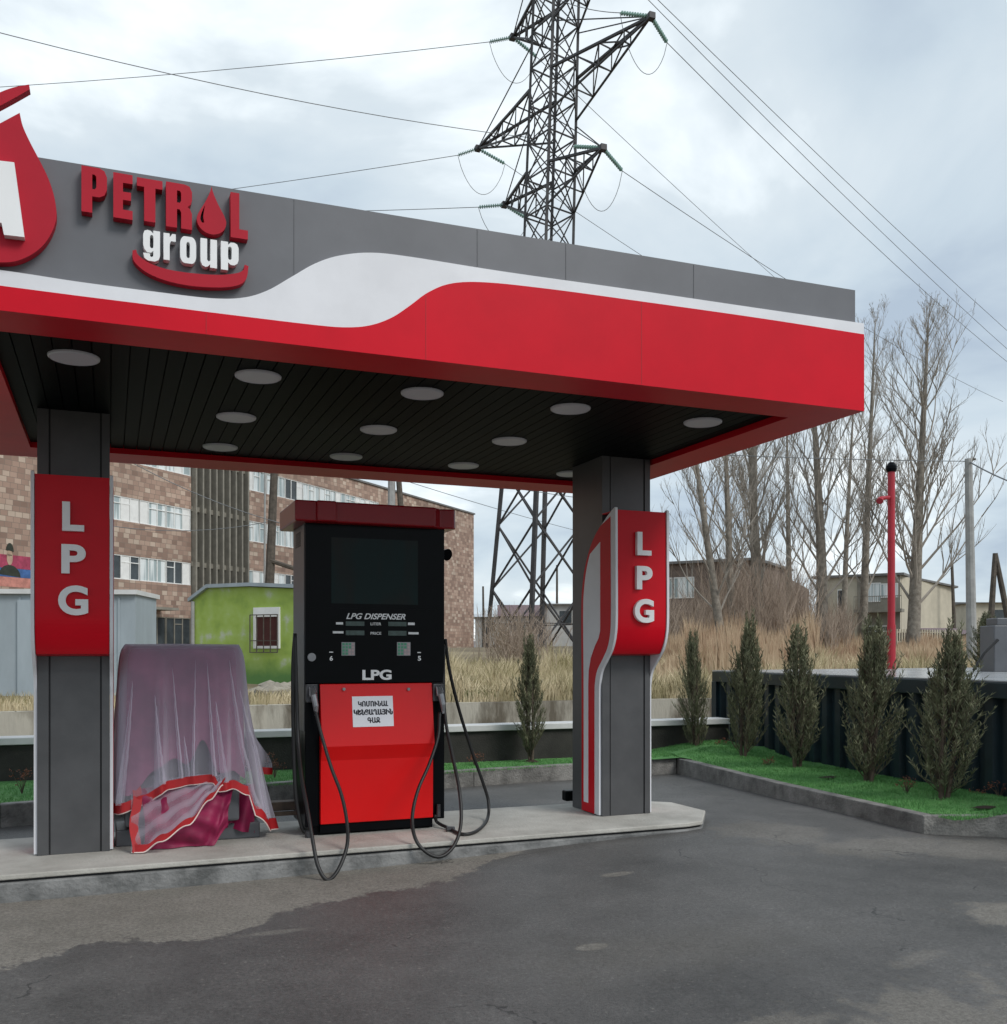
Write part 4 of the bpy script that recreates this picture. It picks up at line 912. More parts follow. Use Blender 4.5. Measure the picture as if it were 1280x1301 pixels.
def low_side(u, v):
    z = .60-(.60-.16)*v; x = .145+.03*u+.012*math.sin(v*8)-.01*v; return Vector((x+.03*u, 7.49-.20*v**1.1-.01*math.sin(v*9), z))
surf(low_side, 3, 20, M['hem'], 'ribbon_hem', lt)
sub(MB().tube([low_tulle(i/40, 1)+Vector((0, -.008, -.004)) for i in range(41)], .005, 5), 'piping', M['piping'], lt)
def back_flap(u, v):
    x = .80+.22*u; z = .56-(.56-lerp_pts([(0, .24), (1, .19)], u))*v; y = 7.60-.03*math.sin(u*9+v*3)-.02*v; return Vector((x, y, z))
surf(back_flap, 16, 14, M['magenta'], 'bunched_cloth')
def side_flap(u, v):   # tulle corner lifted at the right
    p = atY(322+lerp_pts([(0, 0), (1, 24)], v)*(.3+.7*u), 925+50*v, 7.75+.1*u); return p+Vector((0, .02*math.sin(v*7+u*5), 0))
sf = surf(side_flap, 10, 12, M['tulle'], 'tulle_sheet')
def side_hem(u, v):
    p = side_flap(u, 1); return p+Vector((0, -.004, -.055*v))
surf(side_hem, 8, 2, M['hem'], 'ribbon_hem', sf)

# small dark block behind the right column
p = atZ(722, 1018, .15); tag(MB().box(p.x-.03, p.x+.10, p.y-.02, p.y+.08, .15, .25).build('wheel_chock', M['black'], bevel=.015), 'small black block on the island behind the right column', 'block')

# ------------------------------------------------------------------ vegetation builders
def juniper_mesh(seed, H=1.32, Wd=.22):
    rng = random.Random(seed); fo = MB(); st = MB()
    for k in range(3):
        a = k*2.1+rng.random(); st.tube([(math.cos(a)*.02, math.sin(a)*.02, -.02), (math.cos(a)*.045, math.sin(a)*.045, H*.25), (math.cos(a)*.05, math.sin(a)*.05, H*.55), (math.cos(a)*.02, math.sin(a)*.02, H*.85)], [.018, .014, .009, .003], 6)
    def rad(t):   # t 0..1 height fraction
        return Wd*lerp_pts([(0, .25), (.12, .6), (.25, .95), (.42, 1.0), (.58, .85), (.72, .62), (.86, .42), (.95, .22), (1, .06)], t)
    nb = 185
    for b in range(nb):
        t0 = .05+.86*rng.random()**.85; a = rng.uniform(0, 6.283); out_ = 1.4 if rng.random() < .2 else 1
        rb = rad(min(1, t0+.08))*rng.uniform(.55, 1.12)*out_
        z0 = t0*H*.90; L_ = rng.uniform(.16, .34)*(1 if t0 < .7 else 1.1)*out_
        base = Vector((math.cos(a)*.02, math.sin(a)*.02, max(.05, z0-.08))); tip = Vector((math.cos(a)*rb, math.sin(a)*rb, z0+L_*.72))
        mid = base.lerp(tip, .5)+Vector((math.cos(a), math.sin(a), -.35))*.025
        st.tube([base, mid, tip], [.004, .003, .001], 3, cap=False)
        for k in range(15):
            q = .25+.75*k/14; c = base.lerp(mid, q*2) if q < .5 else mid.lerp(tip, q*2-1); ax = (tip-mid).normalized()
            for s_ in range(3):
                d = (ax*rng.uniform(.8, 1.5)+Vector((rng.uniform(-1, 1), rng.uniform(-1, 1), rng.uniform(-.2, .8)))).normalized()
                L2 = rng.uniform(.028, .062)*(1.15-.5*q+.3); wv = d.orthogonal().normalized(); wv.rotate(Matrix.Rotation(rng.uniform(0, 6.28), 3, d)); wv *= rng.uniform(.0022, .0042)
                bb = len(fo.v); e_ = c+d*L2; fo.v += [c-wv*.5, c+wv*.5, c+d*L2*.5+wv, e_, c+d*L2*.5-wv]; fo.f.append((bb, bb+1, bb+2, bb+3, bb+4))
    return fo, st
def make_mesh(mb, name, m):
    me = bpy.data.meshes.new(name); me.from_pydata(mb.v, [], mb.f); me.materials.append(m); return me
JM = []
for s_, H_, W_ in ((1, 1.38, .20), (2, 1.40, .22), (3, 1.34, .21)):
    fo, st = juniper_mesh(s_, H_, W_); JM.append((make_mesh(fo, 'foliage', M['jun']), make_mesh(st, 'trunk', M['jtrunk'])))
def place_jun(px, py, ptop, var, label, scale_w=1, yfix=None, rz=0):
    p = atZ(px, py, .2)
    if yfix: p = atY(px, HOR, yfix); p.z = .2
    D = p.x*SA+p.y*CA; H = EYE+(HOR-ptop)/F_PX*D-.2; H0 = (1.38, 1.40, 1.34)[var]
    o = bpy.data.objects.new('juniper', None); COL.objects.link(o); o.location = (p.x, p.y, .2); o.empty_display_size = .2
    s_ = H/H0; o.scale = (s_*scale_w, s_*scale_w, s_); o.rotation_euler = (R(2.5*math.sin(px)), R(2.5*math.cos(px*1.3)), rz); tag(o, label, 'juniper', 'young junipers planted in the turf')
    for nm, me in zip(('foliage', 'trunk'), JM[var]):
        c = bpy.data.objects.new(nm, me); COL.objects.link(c); c.parent = o
    so_ = MB(); so_.v = []; n = 10
    so_.v = [Vector((.09*math.cos(i*.628)*(1+.3*math.sin(i*2.3)), .09*math.sin(i*.628)*(1+.3*math.sin(i*1.7)), .004)) for i in range(n)]+[Vector((0, 0, .035))]; so_.f = [(i, (i+1) % n, n) for i in range(n)]
    c = so_.build('root_soil', M['dirt']); c.parent = o
    return o
place_jun(675, 968, 806, 0, 'narrow juniper in the turf strip just left of the right column', .82)
place_jun(885, 945, 800, 1, 'juniper in the turf just right of the right column, before the white coping', .75, yfix=11.2, rz=1)
place_jun(945, 966, 785, 2, 'tall juniper at the left corner of the steel container', .92, rz=2)
place_jun(1013, 980, 793, 0, 'juniper third from the right before the steel container', 1.08, rz=3)
place_jun(1104, 998, 783, 1, 'juniper directly left of the red pole, before the container', 1.05, rz=4)
place_jun(1199, 1018, 800, 2, 'largest juniper at the right, before the container between the red pole and the concrete pole', 1.22, rz=5)
# green shrub beyond container
fo, st = JM[1]
p = atD(1253, 845, 17.5); o = bpy.data.objects.new('evergreen_shrub', None); COL.objects.link(o); o.location = (p.x, p.y, 1.1); o.scale = (1.25, 1.25, .85)
tag(o, 'dark evergreen shrub beyond the container, left of the grey cabinet', 'shrub')
for nm, me in zip(('foliage', 'trunk'), JM[1]): c = bpy.data.objects.new(nm, me); COL.objects.link(c); c.parent = o

def flower(px, py, h, label, seed):
    p = atZ(px, py, .2); rng = random.Random(seed); st = MB(); fl = MB()
    for k in range(9):
        a = rng.uniform(0, 6.28); r_ = rng.uniform(.02, .10); top = Vector((p.x+math.cos(a)*r_, p.y+math.sin(a)*r_, .2+h*rng.uniform(.5, 1)))
        st.tube([(p.x, p.y, .19), (p.x+math.cos(a)*r_*.4, p.y+math.sin(a)*r_*.4, .2+h*.4), top], [.004, .003, .002], 4)
        for j in range(9):
            c = top+Vector((rng.uniform(-.022, .022), rng.uniform(-.022, .022), rng.uniform(-.05, .02))); d = Vector((rng.uniform(-1, 1), rng.uniform(-1, 1), rng.uniform(0, 1))).normalized(); w_ = d.orthogonal().normalized()*.006; b = len(fl.v)
            fl.v += [c-w_*.3, c+d*.012-w_, c+d*.026, c+d*.012+w_]; fl.f.append((b, b+1, b+2, b+3))
    o = empty('flower_plant', (p.x, p.y, .2), label, 'plant', 'small rusty flower plants in the turf'); st.build('stem', M['jtrunk'], o); fl.build('leaves', M['flower'], o)
flower(28, 1008, .22, 'small reddish plant in the turf at the far left edge', 1)
flower(349, 988, .26, 'small reddish plant in the turf between the cloth cover and the dispenser', 2)
flower(603, 972, .14, 'tiny rusty plant in the turf right of the dispenser', 3)
flower(914, 958, .20, 'small rusty plant at the corner where the turf bed bends', 4)
flower(976, 976, .12, 'tiny rusty plant between the tall corner juniper and the next one', 5)
flower(1152, 1010, .17, 'rusty plant in the turf below the red pole', 6)
flower(1240, 1012, .06, 'low rusty sprig right of the largest juniper', 7)
flower(1270, 1014, .15, 'rusty plant at the right picture edge before the container', 8)
for i, (px, py) in enumerate(((1252, 1030), (1055, 991))):
    p = atZ(px, py, .205); mb = MB(); n = 14
    mb.v = [p+Vector((.13*math.cos(k*.449)*(1+.3*math.sin(k*2.3)), .06*math.sin(k*.449)*(1+.3*math.cos(k*1.9)), .03)) for k in range(n)]+[p+Vector((0, 0, .045))]; mb.f = [(k, (k+1) % n, n) for k in range(n)]
    tag(mb.build('bare_soil', M['dirt']), ('patch of bare dark soil in the turf at lower right', 'small bare soil patch in the turf between two junipers')[i], 'soil', kind='stuff')

# ------------------------------------------------------------------ bare trees
def bare_tree(base, H, r0, lean=(0, 0), seed=0, nprim=34, start=.18, ang=36, spread=1.0, top_bare=False, fork=None):
    rng = random.Random(seed); tr = MB(); br = MB(); base = Vector(base)
    pts = []; w1, w2 = rng.uniform(-1, 1), rng.uniform(-1, 1)
    for i in range(13):
        t = i/12; pts.append(base+Vector((lean[0]*t+w1*.10*math.sin(t*5)*H/10*.5, lean[1]*t+w2*.1*math.sin(t*4)*H/10*.5, H*t)))
    rad = [r0*(1-t/12)**.85+.012 for t in range(13)]; rad[0] *= 1.35; tr.tube(pts, rad, 9)
    def tp(t): k = min(11, int(t*12)); f = t*12-k; return pts[k].lerp(pts[k+1], f)
    def branch(p, d, L_, r_, lvl):
        n = 4 if lvl < 2 else 3; q = [p.copy()]; dd = d.copy()
        for i in range(n):
            dd = (dd+Vector((rng.uniform(-.16, .16), rng.uniform(-.16, .16), rng.uniform(.0, .2)))).normalized(); q.append(q[-1]+dd*L_/n)
        br.tube(q, [max(.0032, r_*(1-i/(n+.6))) for i in range(n+1)], 5 if lvl == 0 else 3, cap=False)
        if lvl >= 3: return
        cnt = (8, 4, 3)[lvl]
        for i in range(cnt):
            t = rng.uniform(.2, 1); k = min(n-1, int(t*n)); pp = q[k].lerp(q[k+1], t*n-k); a = rng.uniform(0, 6.28)
            o = dd.orthogonal().normalized(); o.rotate(Matrix.Rotation(a, 3, dd)); nd_ = (dd*math.cos(R(rng.uniform(22, 42)))+o*math.sin(R(rng.uniform(22, 42)))+Vector((0, 0, .25))).normalized()
            branch(pp, nd_, L_*rng.uniform(.35, .55)*(1.15-t*.4), r_*.45, lvl+1)
    for i in range(nprim):
        t = start+(1-start)*(i+rng.random())/nprim; t = min(t, .985); a = i*2.4+rng.uniform(-.5, .5); an = R(ang*rng.uniform(.75, 1.25))
        d = Vector((math.cos(a)*math.sin(an), math.sin(a)*math.sin(an), math.cos(an))); L_ = H*.34*spread*(1-t)**.55*rng.uniform(.6, 1.1)+.5
        branch(tp(t), d, L_, r0*.24*(1-t)**.6+.006, 0)
    return tr, br
# (px at base, depth, px/py of the top, trunk half-width px, label ...)
TREES = [
 (921, 38, 868, 470, 6.0, 11, 22, .12, 'slender leaning bare tree nearest the right column', 1.0),
 (932, 40, 918, 440, 5.5, 12, 22, .2, 'crooked thin bare tree second from the right column', .9),
 (968, 44, 948, 430, 8.5, 13, 26, .16, 'thick bare tree in the middle of the left clump before the brown building', 1.0),
 (962, 50, 958, 450, 6.5, 14, 18, .2, 'pale straight bare tree close behind the thick trunk before the brown building', .8),
 (1045, 42, 1032, 430, 8.0, 15, 30, .14, 'broad bare tree between the two houses with low spreading limbs', 1.15),
 (1096, 46, 1112, 405, 5.5, 16, 26, .15, 'slim bare poplar left of the red pole', .85),
 (1160, 40, 1180, 400, 8.5, 17, 40, .13, 'tall full-crowned bare poplar right of the red pole', 1.12),
 (1072, 58, 1085, 480, 4.0, 18, 20, .2, 'faint thin bare tree far behind the beige house', .9),
 (1004, 60, 1000, 500, 4.5, 19, 20, .2, 'faint bare tree far behind the brown building', .9),
]
for (px, D, tx, ty, rw, sd_, npz, stt, lab, spr) in TREES:
    b = tpos(px, D); b.z -= .2; top = atD(tx, ty, D); H = top.z-b.z; tr, br = bare_tree((0, 0, 0), H, rw/F_PX*D, (top.x-b.x, top.y-b.y), sd_, npz, stt, 34, spr)
    o = empty('bare_tree', b, lab, 'tree', 'bare trees behind the forecourt', world=False)
    tr.build('trunk', M['bark'], o, smooth=True); c = make_mesh(br, 'crown', M['twig']); oc = bpy.data.objects.new('crown', c); COL.objects.link(oc); oc.parent = o

# ------------------------------------------------------------------ reeds, dry grass, brushwood
def blades(n, fn, hmin, hmax, wd, lean, seed):
    rng = random.Random(seed); mb = MB()
    for i in range(n):
        p = fn(rng); h = rng.uniform(hmin, hmax)*p[1]; b = p[0]; a = rng.uniform(0, 6.28); l_ = rng.uniform(0, lean)*h; dx_, dy_ = math.cos(a)*l_, math.sin(a)*l_
        wv = Vector((CA, -SA, 0))*wd*rng.uniform(.5, 1.2); k = len(mb.v); m_ = b+Vector((dx_*.35, dy_*.35, h*.6)); t_ = b+Vector((dx_, dy_, h))
        mb.v += [b-wv, b+wv, m_+wv*.8, t_, m_-wv*.8]; mb.f.append((k, k+1, k+2, k+3, k+4))
    return mb
def reed_fn(rng):
    px = rng.uniform(835, 1300); D = rng.uniform(22, 44); d = noise.noise(Vector((px*.02, D*.12, 7)))
    if px > 1040: sc_ = .42
    elif px < 870: sc_ = .6
    else: sc_ = 1.0
    return tpos(px, D)+Vector((0, 0, -.05)), sc_*(.75+.8*d)*(.6+.4*(D-20)/20)
tag(make_o := blades(26000, reed_fn, .9, 2.3, .014, .22, 3).build('reeds', M['reed']), 'dense tan dry reeds behind the container and wall', 'reeds', kind='stuff')
def grass_fn(rng):
    px = rng.uniform(530, 1320); wd_ = wall_d(px); D = wd_+.25+rng.random()**1.6*14; d = noise.noise(Vector((px*.015, D*.3, 1)))
    return tpos(px, D)+Vector((0, 0, -.03)), max(.25, .62+1.1*d)*(1 if px > 560 else .6)
tag(blades(42000, grass_fn, .2, .85, .008, .7, 8).build('dry_grass', M['drygrass']), 'tangled straw-coloured dry grass above the retaining wall', 'dry grass', kind='stuff')
def grassl_fn(rng):
    px = rng.uniform(-60, 380); D = wall_d(px)+rng.uniform(.2, 3); return tpos(px, D), .35
tag(blades(3500, grassl_fn, .2, .7, .007, .7, 18).build('dry_grass', M['drygrass']), 'sparse short dry grass by the sheds at left', 'dry grass', kind='stuff')
M['lowgreen'] = mat('fresh_low_grass', (.06, .10, .02), .8, vs=3, col2=(.16, .2, .06))
def gfn(rng):
    px = rng.gauss(590, 14); D = wall_d(px)+.3+abs(rng.gauss(0, .8)); return tpos(px, D), .6
tag(blades(2500, gfn, .1, .45, .006, .5, 28).build('green_grass', M['lowgreen']), 'patch of fresh green grass above the wall right of the dispenser', 'grass', kind='stuff')
rng = random.Random(77); mb = MB()
for i in range(760):
    px = rng.gauss(960, 75) if rng.random() < .75 else rng.uniform(860, 1060); px = max(838, min(1075, px)); D = rng.uniform(38, 48); p = tpos(px, D); h = rng.uniform(1.8, 4.2)*(1.0 if px < 1030 else .5)*(.6 if px < 895 else 1)
    a = rng.uniform(0, 6.28); an = rng.uniform(.05, .45); d = Vector((math.cos(a)*math.sin(an), math.sin(a)*math.sin(an), math.cos(an))); q = [p, p+d*h*.5, p+d*h*.5+(d+Vector((rng.uniform(-.3, .3), rng.uniform(-.3, .3), .1))).normalized()*h*.5]
    mb.tube(q, [.014, .010, .004], 3, cap=False)
    for k in range(7):
        t = rng.uniform(.3, 1); s_ = q[0].lerp(q[1], t*2) if t < .5 else q[1].lerp(q[2], t*2-1); dd = (d+Vector((rng.uniform(-.7, .7), rng.uniform(-.7, .7), rng.uniform(-.1, .5)))).normalized()
        mb.tube([s_, s_+dd*rng.uniform(.4, 1.2)], [.006, .003], 3, cap=False)
bw = bpy.data.objects.new('brushwood', make_mesh(mb, 'brushwood', M['brush'])); COL.objects.link(bw); tag(bw, 'grey brown leafless brushwood below the bare trees', 'brushwood', kind='stuff')
# small brush clump near the pylon base
rng = random.Random(78); mb = MB()
for i in range(260):
    px = rng.gauss(655, 18); D = rng.uniform(30, 36); p = tpos(px, D); h = rng.uniform(.8, 2.1); a = rng.uniform(0, 6.28); an = rng.uniform(.05, .6); d = Vector((math.cos(a)*math.sin(an), math.sin(a)*math.sin(an), math.cos(an)))
    mb.tube([p, p+d*h*.5, p+d*h+Vector((rng.uniform(-.2, .2), 0, 0))], [.014, .01, .004], 3, cap=False)
    for k in range(3): s_ = p+d*h*rng.uniform(.3, .9); mb.tube([s_, s_+Vector((rng.uniform(-.4, .4), rng.uniform(-.4, .4), rng.uniform(.2, .6)))], [.007, .003], 3, cap=False)
bw = bpy.data.objects.new('brushwood', make_mesh(mb, 'brushwood', M['brush'])); COL.objects.link(bw); tag(bw, 'small leafless brush clump at the foot of the pylon', 'brushwood', kind='stuff')

# ------------------------------------------------------------------ tuff-faced building
r0_ = LD(-21.6, 55, 0); dirv = LD(.4163, .9092, 0).normalized(); ang = math.atan2(dirv.y, dirv.x)
tb = empty('factory_building', (r0_.x, r0_.y, .5), 'long tuff-faced building with bands of white windows and concrete fins behind the station', 'building', rz=ang, world=False)
# local x along the facade (t), local -y outwards, z up
ZL = .5; ZT = 15.1-ZL
bands = [(12.42-ZL, 13.85-ZL), (9.02-ZL, 10.40-ZL), (5.72-ZL, 7.10-ZL), (2.0-ZL, 3.7-ZL)]
mb = MB(); T0, T1 = -40, 44.9; sec = [(-2.6, 5.75), (11.0, 27.5)]
def wallface(x0, x1, z0, z1, y=0): mb.v_ = 0; b = len(mb.v); mb.v += [Vector((x0, y, z0)), Vector((x1, y, z0)), Vector((x1, y, z1)), Vector((x0, y, z1))]; mb.f.append((b, b+1, b+2, b+3))
mb.box(T0, sec[0][0], 0, .4, -1, ZT); mb.box(sec[1][1], T1, 0, .4, -1, ZT)
for (a, b) in sec:
    zs = [-1]+[z for bd in reversed(bands) for z in bd]+[ZT]
    for k in range(0, len(zs), 2): mb.box(a, b, 0, .4, zs[k], zs[k+1])
mb.box(5.75, 11.0, .35, .6, -1, ZT); mb.box(T1-.4, T1, .4, 14, -1, ZT); mb.box(T0, T0+.4, .4, 14, -1, ZT); mb.box(T0, T1, 13.6, 14, -1, ZT)
mb.build('wall', M['tuff'], tb)
MB().box(T0-.1, T1+.1, -.12, 14.1, ZT, ZT+.14).build('roof', M['roof'], tb)
mb = MB(); mb.box(5.75, 11, .30, .34, 0, ZT); mb.build('stair_glazing', M['panedark'], tb)
mb = MB()
for k in range(9): x = 5.85+k*.615; mb.box(x, x+.13, -.28, .3, 0, ZT-.02)
mb.build('fins', M['fin'], tb)
for z in (3.2, 6.4, 9.8, 12.9): MB().box(5.76, 10.99, -.02, .29, z, z+.30).build('floor_band', M['fin'], tb)
rng = random.Random(4)
def win(x0, x1, z0, z1, nl, dark=False):
    f = MB(); g = MB(); w_ = (x1-x0)/nl; t_ = .055
    f.box(x0, x1, .02, .12, z0, z0+t_); f.box(x0, x1, .02, .12, z1-t_, z1)
    for i in range(nl+1): x = x0+i*w_; f.box(max(x0, x-t_/2), min(x1, x+t_/2), .022, .118, z0+t_, z1-t_)
    for i in range(nl):
        if rng.random() < .4: x = x0+i*w_; f.box(x+t_/2, x+w_-t_/2, .03, .11, z1-.42, z1-.37)
    o = f.build('window', M['frame'] if not dark else M['fin'], tb)
    for i in range(nl):
        if rng.random() < .14 and not dark:
            x = x0+i*w_; f2 = MB().box(x+.05, x+w_-.05, .05, .07, z0+.06, z1-.06); p_ = f2.build('blind', M['frame']); p_.parent = o
    g.box(x0+.01, x1-.01, .08, .10, z0+.01, z1-.01); p_ = g.build('pane', M['panedark'] if dark or rng.random() < .15 else M['pane']); p_.parent = o
for bi, (z0, z1) in enumerate(bands):
    for (a, b) in sec:
        n = max(1, round((b-a)/2.1)); w_ = (b-a)/n
        for k in range(n): win(a+k*w_+.03, a+(k+1)*w_-.03, z0, z1, 3, dark=(bi == 3))
MB().box(-6.5, 3.2, -1.4, 0, bands[3][1]+.35, bands[3][1]+.5).build('awning', M['fin'], tb)
# painted mural on the far left wall: striped flag and a soldier in a cap
xa, xb = -12.0, -4.6
mural = MB().box(xa, xb, -.012, 0, 4.85-ZL, 5.33-ZL).build('mural', mat('faded_salmon_paint', (.50, .21, .17), .85, var=.25), tb)
for z0, z1, m_ in ((5.34, 5.77, mat('faded_blue_paint', (.05, .12, .30), .85, var=.3)), (5.78, 6.43, mat('faded_crimson_paint', (.35, .05, .10), .85, var=.3))):
    mb = MB().box(xa, xb, -.012, 0, z0-ZL, z1-ZL); o = mb.build('stripe', m_); o.parent = mural
tm = lambda x: (-21.6-55*((x-640)/F_PX))/(.9092*((x-640)/F_PX)-.4163)
xs_ = tm(12)
def disc(cx_, cz_, rx, rz_, y, m_, n=20, a0=0, a1=360):
    mb = MB(); mb.prism([(cx_+rx*math.cos(R(a0+(a1-a0)*i/n)), y, cz_+rz_*math.sin(R(a0+(a1-a0)*i/n))) for i in range(n)], (0, -.006, 0)); return mb
mk = mat('dark_mural_paint', (.03, .035, .025), .85, var=.3); sk = mat('pale_mural_paint', (.42, .30, .22), .85, var=.2)
for mbx, m_, nm in ((disc(xs_, 5.35-ZL, .62, .58, -.013, mk, 20, 0, 180), mk, 'painted_shoulders'), (disc(xs_, 6.30-ZL, .17, .38, -.020, sk), sk, 'painted_face'), (disc(xs_, 6.60-ZL, .22, .42, -.027, mk, 20, 0, 180), mk, 'painted_cap'), (MB().box(xs_-.13, xs_+.13, -.030, -.027, 6.40-ZL, 6.44-ZL), mk, 'painted_brow')):
    o = mbx.build(nm, m_); o.parent = mural

# ------------------------------------------------------------------ sheds at left
def shed_frame(pxa, pxb, Da, Db, z0):
    a = atD(pxa, HOR, Da); b = atD(pxb, HOR, Db); v = b-a; return a, math.atan2(v.y, v.x), v.length
a, an, W_ = shed_frame(245, 400, 28, 26.2, .8)
gs = empty('green_shed', (a.x, a.y, .72), 'flaking bright green shed with a barred window and grey roof edge', 'shed', rz=an, world=False)
Hs = 1.55+(HOR-747)/F_PX*27.4-.72
mb = MB(); mb.prism([(0, 0, -.1), (W_, 0, -.1), (W_, 0, Hs-.12), (W_*.45, 0, Hs+.02), (W_*.14, 0, Hs+.02), (0, 0, Hs-.32)], (0, 3, 0)); mb.build('wall', M['green'], gs)
mb = MB(); pr = [(-.08, Hs-.36), (W_*.14, Hs+.02), (W_*.5, Hs+.025), (W_+.1, Hs-.11)]
for (x0, z0), (x1, z1) in zip(pr, pr[1:]): mb.prism([(x0, -.12, z0), (x1, -.12, z1), (x1, -.12, z1+.10), (x0, -.12, z0+.10)], (0, 3.3, 0))
mb.build('roof', M['bluegrey'], gs)
def gx(px): return (atD(px, HOR, 28-(px-245)/155*1.8)-a).length
wx0, wx1 = gx(324), gx(357); D3 = 27.0; wz0 = EYE+(HOR-824)/F_PX*D3-.72; wz1 = EYE+(HOR-772)/F_PX*D3-.72
o = MB().box(wx0, wx1, -.05, 0, wz1-.26, wz1).box(wx0, wx0+.08, -.05, 0, wz0, wz1-.26).box(wx1-.08, wx1, -.05, 0, wz0, wz1-.26).box(wx0+.08, wx1-.08, -.05, 0, wz0, wz0+.07).build('window', M['frame'], gs)
pz = MB().box(wx0+.08, wx1-.08, -.02, -.002, wz0+.07, wz1-.26).build('shutter', mat('dark_red_brown_shutter', (.07, .015, .012), .7)); pz.parent = o
mb = MB()
for k in range(5): x = wx0-.02+(wx1-wx0+.04)*k/4; mb.box(x-.012, x+.012, -.17, -.15, wz0-.12, wz1-.2)
for z in (wz0-.12, wz0+.2, wz1-.22): mb.box(wx0-.03, wx1+.03, -.16, -.14, z, z+.025)
gq = mb.build('window_bars', M['wood']); gq.parent = o
MB().tube([(.05, -.05, 0), (.05, -.05, Hs-.35)], .05, 8).build('downpipe', M['galv'], gs)
a, an, W_ = shed_frame(-260, 172, 18.6, 19.2, .5)
bs_ = empty('sheet_metal_shed', (a.x, a.y, .45), 'pale blue-grey sheet metal shed with a light roof edge behind the left column', 'shed', rz=an, world=False)
Hb = EYE+(HOR-757)/F_PX*19.6-.45
mb = MB(); mb.box(0, W_, 0, 1.6, -.1, Hb)
mb.build('wall', M['bluegrey'], bs_)
mb = MB(); x = .35
while x < W_-.1: mb.box(x, x+.04, -.025, 0, 0, Hb-.06); x += .62
mb.build('seam_rib', M['bluegrey'], bs_)
MB().box(-.1, W_+.05, -.1, 1.7, Hb, Hb+.09).build('roof', M['coping'], bs_)
MB().box(W_-2.2, W_-1.3, -.05, 0, .05, Hb-.12).build('door', M['bluegrey'], bs_)
# rubble near green shed
rng = random.Random(9); mb = MB()
for i in range(60):
    px = rng.gauss(352, 16); D = rng.uniform(17.5, 22); p = tpos(px, D); r_ = rng.uniform(.06, .24); b = len(mb.v)
    bm = bmesh.new(); bmesh.ops.create_icosphere(bm, subdivisions=1, radius=r_)
    for v in bm.verts: v.co = Vector((v.co.x*1.3, v.co.y, v.co.z*.75))*rng.uniform(.75, 1.2)+p+Vector((0, 0, r_*.4))
    bm.verts.ensure_lookup_table(); mb.v += [v.co.copy() for v in bm.verts]; mb.f += [tuple(b+v.index for v in f.verts) for f in bm.faces]; bm.free()
tag(mb.build('rubble', M['rock']), 'heap of pale rubble stones in front of the green shed', 'rubble', kind='stuff')
# background poles at left
def pole(name, pa, ta, D, r_, label, m, extra=None):
    b = tpos(pa[0], D); o = empty(name, b, label, 'pole'); t_ = atD(ta[0], ta[1], D); bb = atD(pa[0], pa[1], D); bb.z = b.z-.3
    mb = MB(); mb.tube([bb, t_], [r_*1.2, r_*.8], 8); mb.build('shaft', m, o)
    if extra:
        mb = MB()
        for e0, e1 in extra: mb.tube([atD(*e0, D-.1), atD(*e1, D-.1)], r_*.5, 6)
        mb.build('crossarm', m, o)
    return o
pole('utility_pole', (338, 800), (350, 565), 42, .19, 'dark leaning wooden pole between the fins and the dispenser', M['wood'], [((343, 712), (385, 726))])
pole('utility_pole', (336, 790), (337, 570), 44, .05, 'thin white pole beside the dark leaning pole', M['galv'])
pole('utility_pole', (497, 800), (498, 560), 50, .22, 'pale straight pole above the dispenser crown', M['galv'])
pole('utility_pole', (524, 800), (503, 560), 50, .17, 'dark slanted strut pole beside the pale pole above the dispenser crown', M['wood'])
pole('utility_pole', (1214, 812), (1210, 716), 70, .12, 'thin distant pole at the corner of the beige house', M['wood'])
pole('utility_pole', (708, 815), (708, 718), 120, .16, 'thin distant pole seen through the pylon legs', M['wood'])
pole('utility_pole', (615, 815), (614, 745), 110, .14, 'thin distant pole right of the tuff building', M['wood'])

# ------------------------------------------------------------------ houses at right
def house(name, pa, pb, Da, Db, ytop, depth, wallm, label, z0=1.6, roofm=None, over=.3):
    a = atD(pa, HOR, Da); b = atD(pb, HOR, Db); v = b-a; an = math.atan2(v.y, v.x); W_ = v.length; o = empty(name, (a.x, a.y, z0), label, 'house', rz=an, world=False)
    H = EYE+(HOR-ytop)/F_PX*(Da+Db)/2-z0
    MB().box(0, W_, 0, depth, -.8, H).build('wall', wallm, o); MB().box(-over, W_+over, -over, depth+over, H, H+.16).build('roof', roofm or M['roof'], o)
    return o, W_, H
o, W_, H = house('beige_house', 1038, 1144, 70, 67, 733, 9, M['houseb'], 'two-storey beige house with a balcony behind the red pole')
# side wall toward the right: a second wing turning away
def hwin(o, x0, x1, z0, z1, nl, m_=None, dark=False, y=0):
    f = MB(); t_ = .07; w_ = (x1-x0)/nl
    f.box(x0, x1, y-.05, y+.05, z0, z0+t_); f.box(x0, x1, y-.05, y+.05, z1-t_, z1)
    for i in range(nl+1): x = x0+i*w_; f.box(max(x0, x-t_/2), min(x1, x+t_/2), y-.048, y+.048, z0+t_, z1-t_)
    q = f.build('window', M['frame'], o); g = MB().box(x0+.02, x1-.02, y-.02, y+.02, z0+.02, z1-.02).build('pane', M['panedark'] if dark else M['pane']); g.parent = q
zz_ = lambda y, D: EYE+(HOR-y)/F_PX*D-1.6
MB().box(W_*.50, W_+.02, -.06, .0, -.5, H-.02).build('grey_bay', M['housed'], o)
hwin(o, W_*.62, W_*.78, zz_(766, 69), zz_(742, 69), 2, y=-.07); hwin(o, W_*.78, W_*.98, zz_(760, 68), zz_(742, 68), 3, y=-.07)
MB().box(W_*.5, W_+.3, -1.1, -.06, zz_(778, 67), zz_(774, 67)).build('balcony_floor', M['fin'], o)
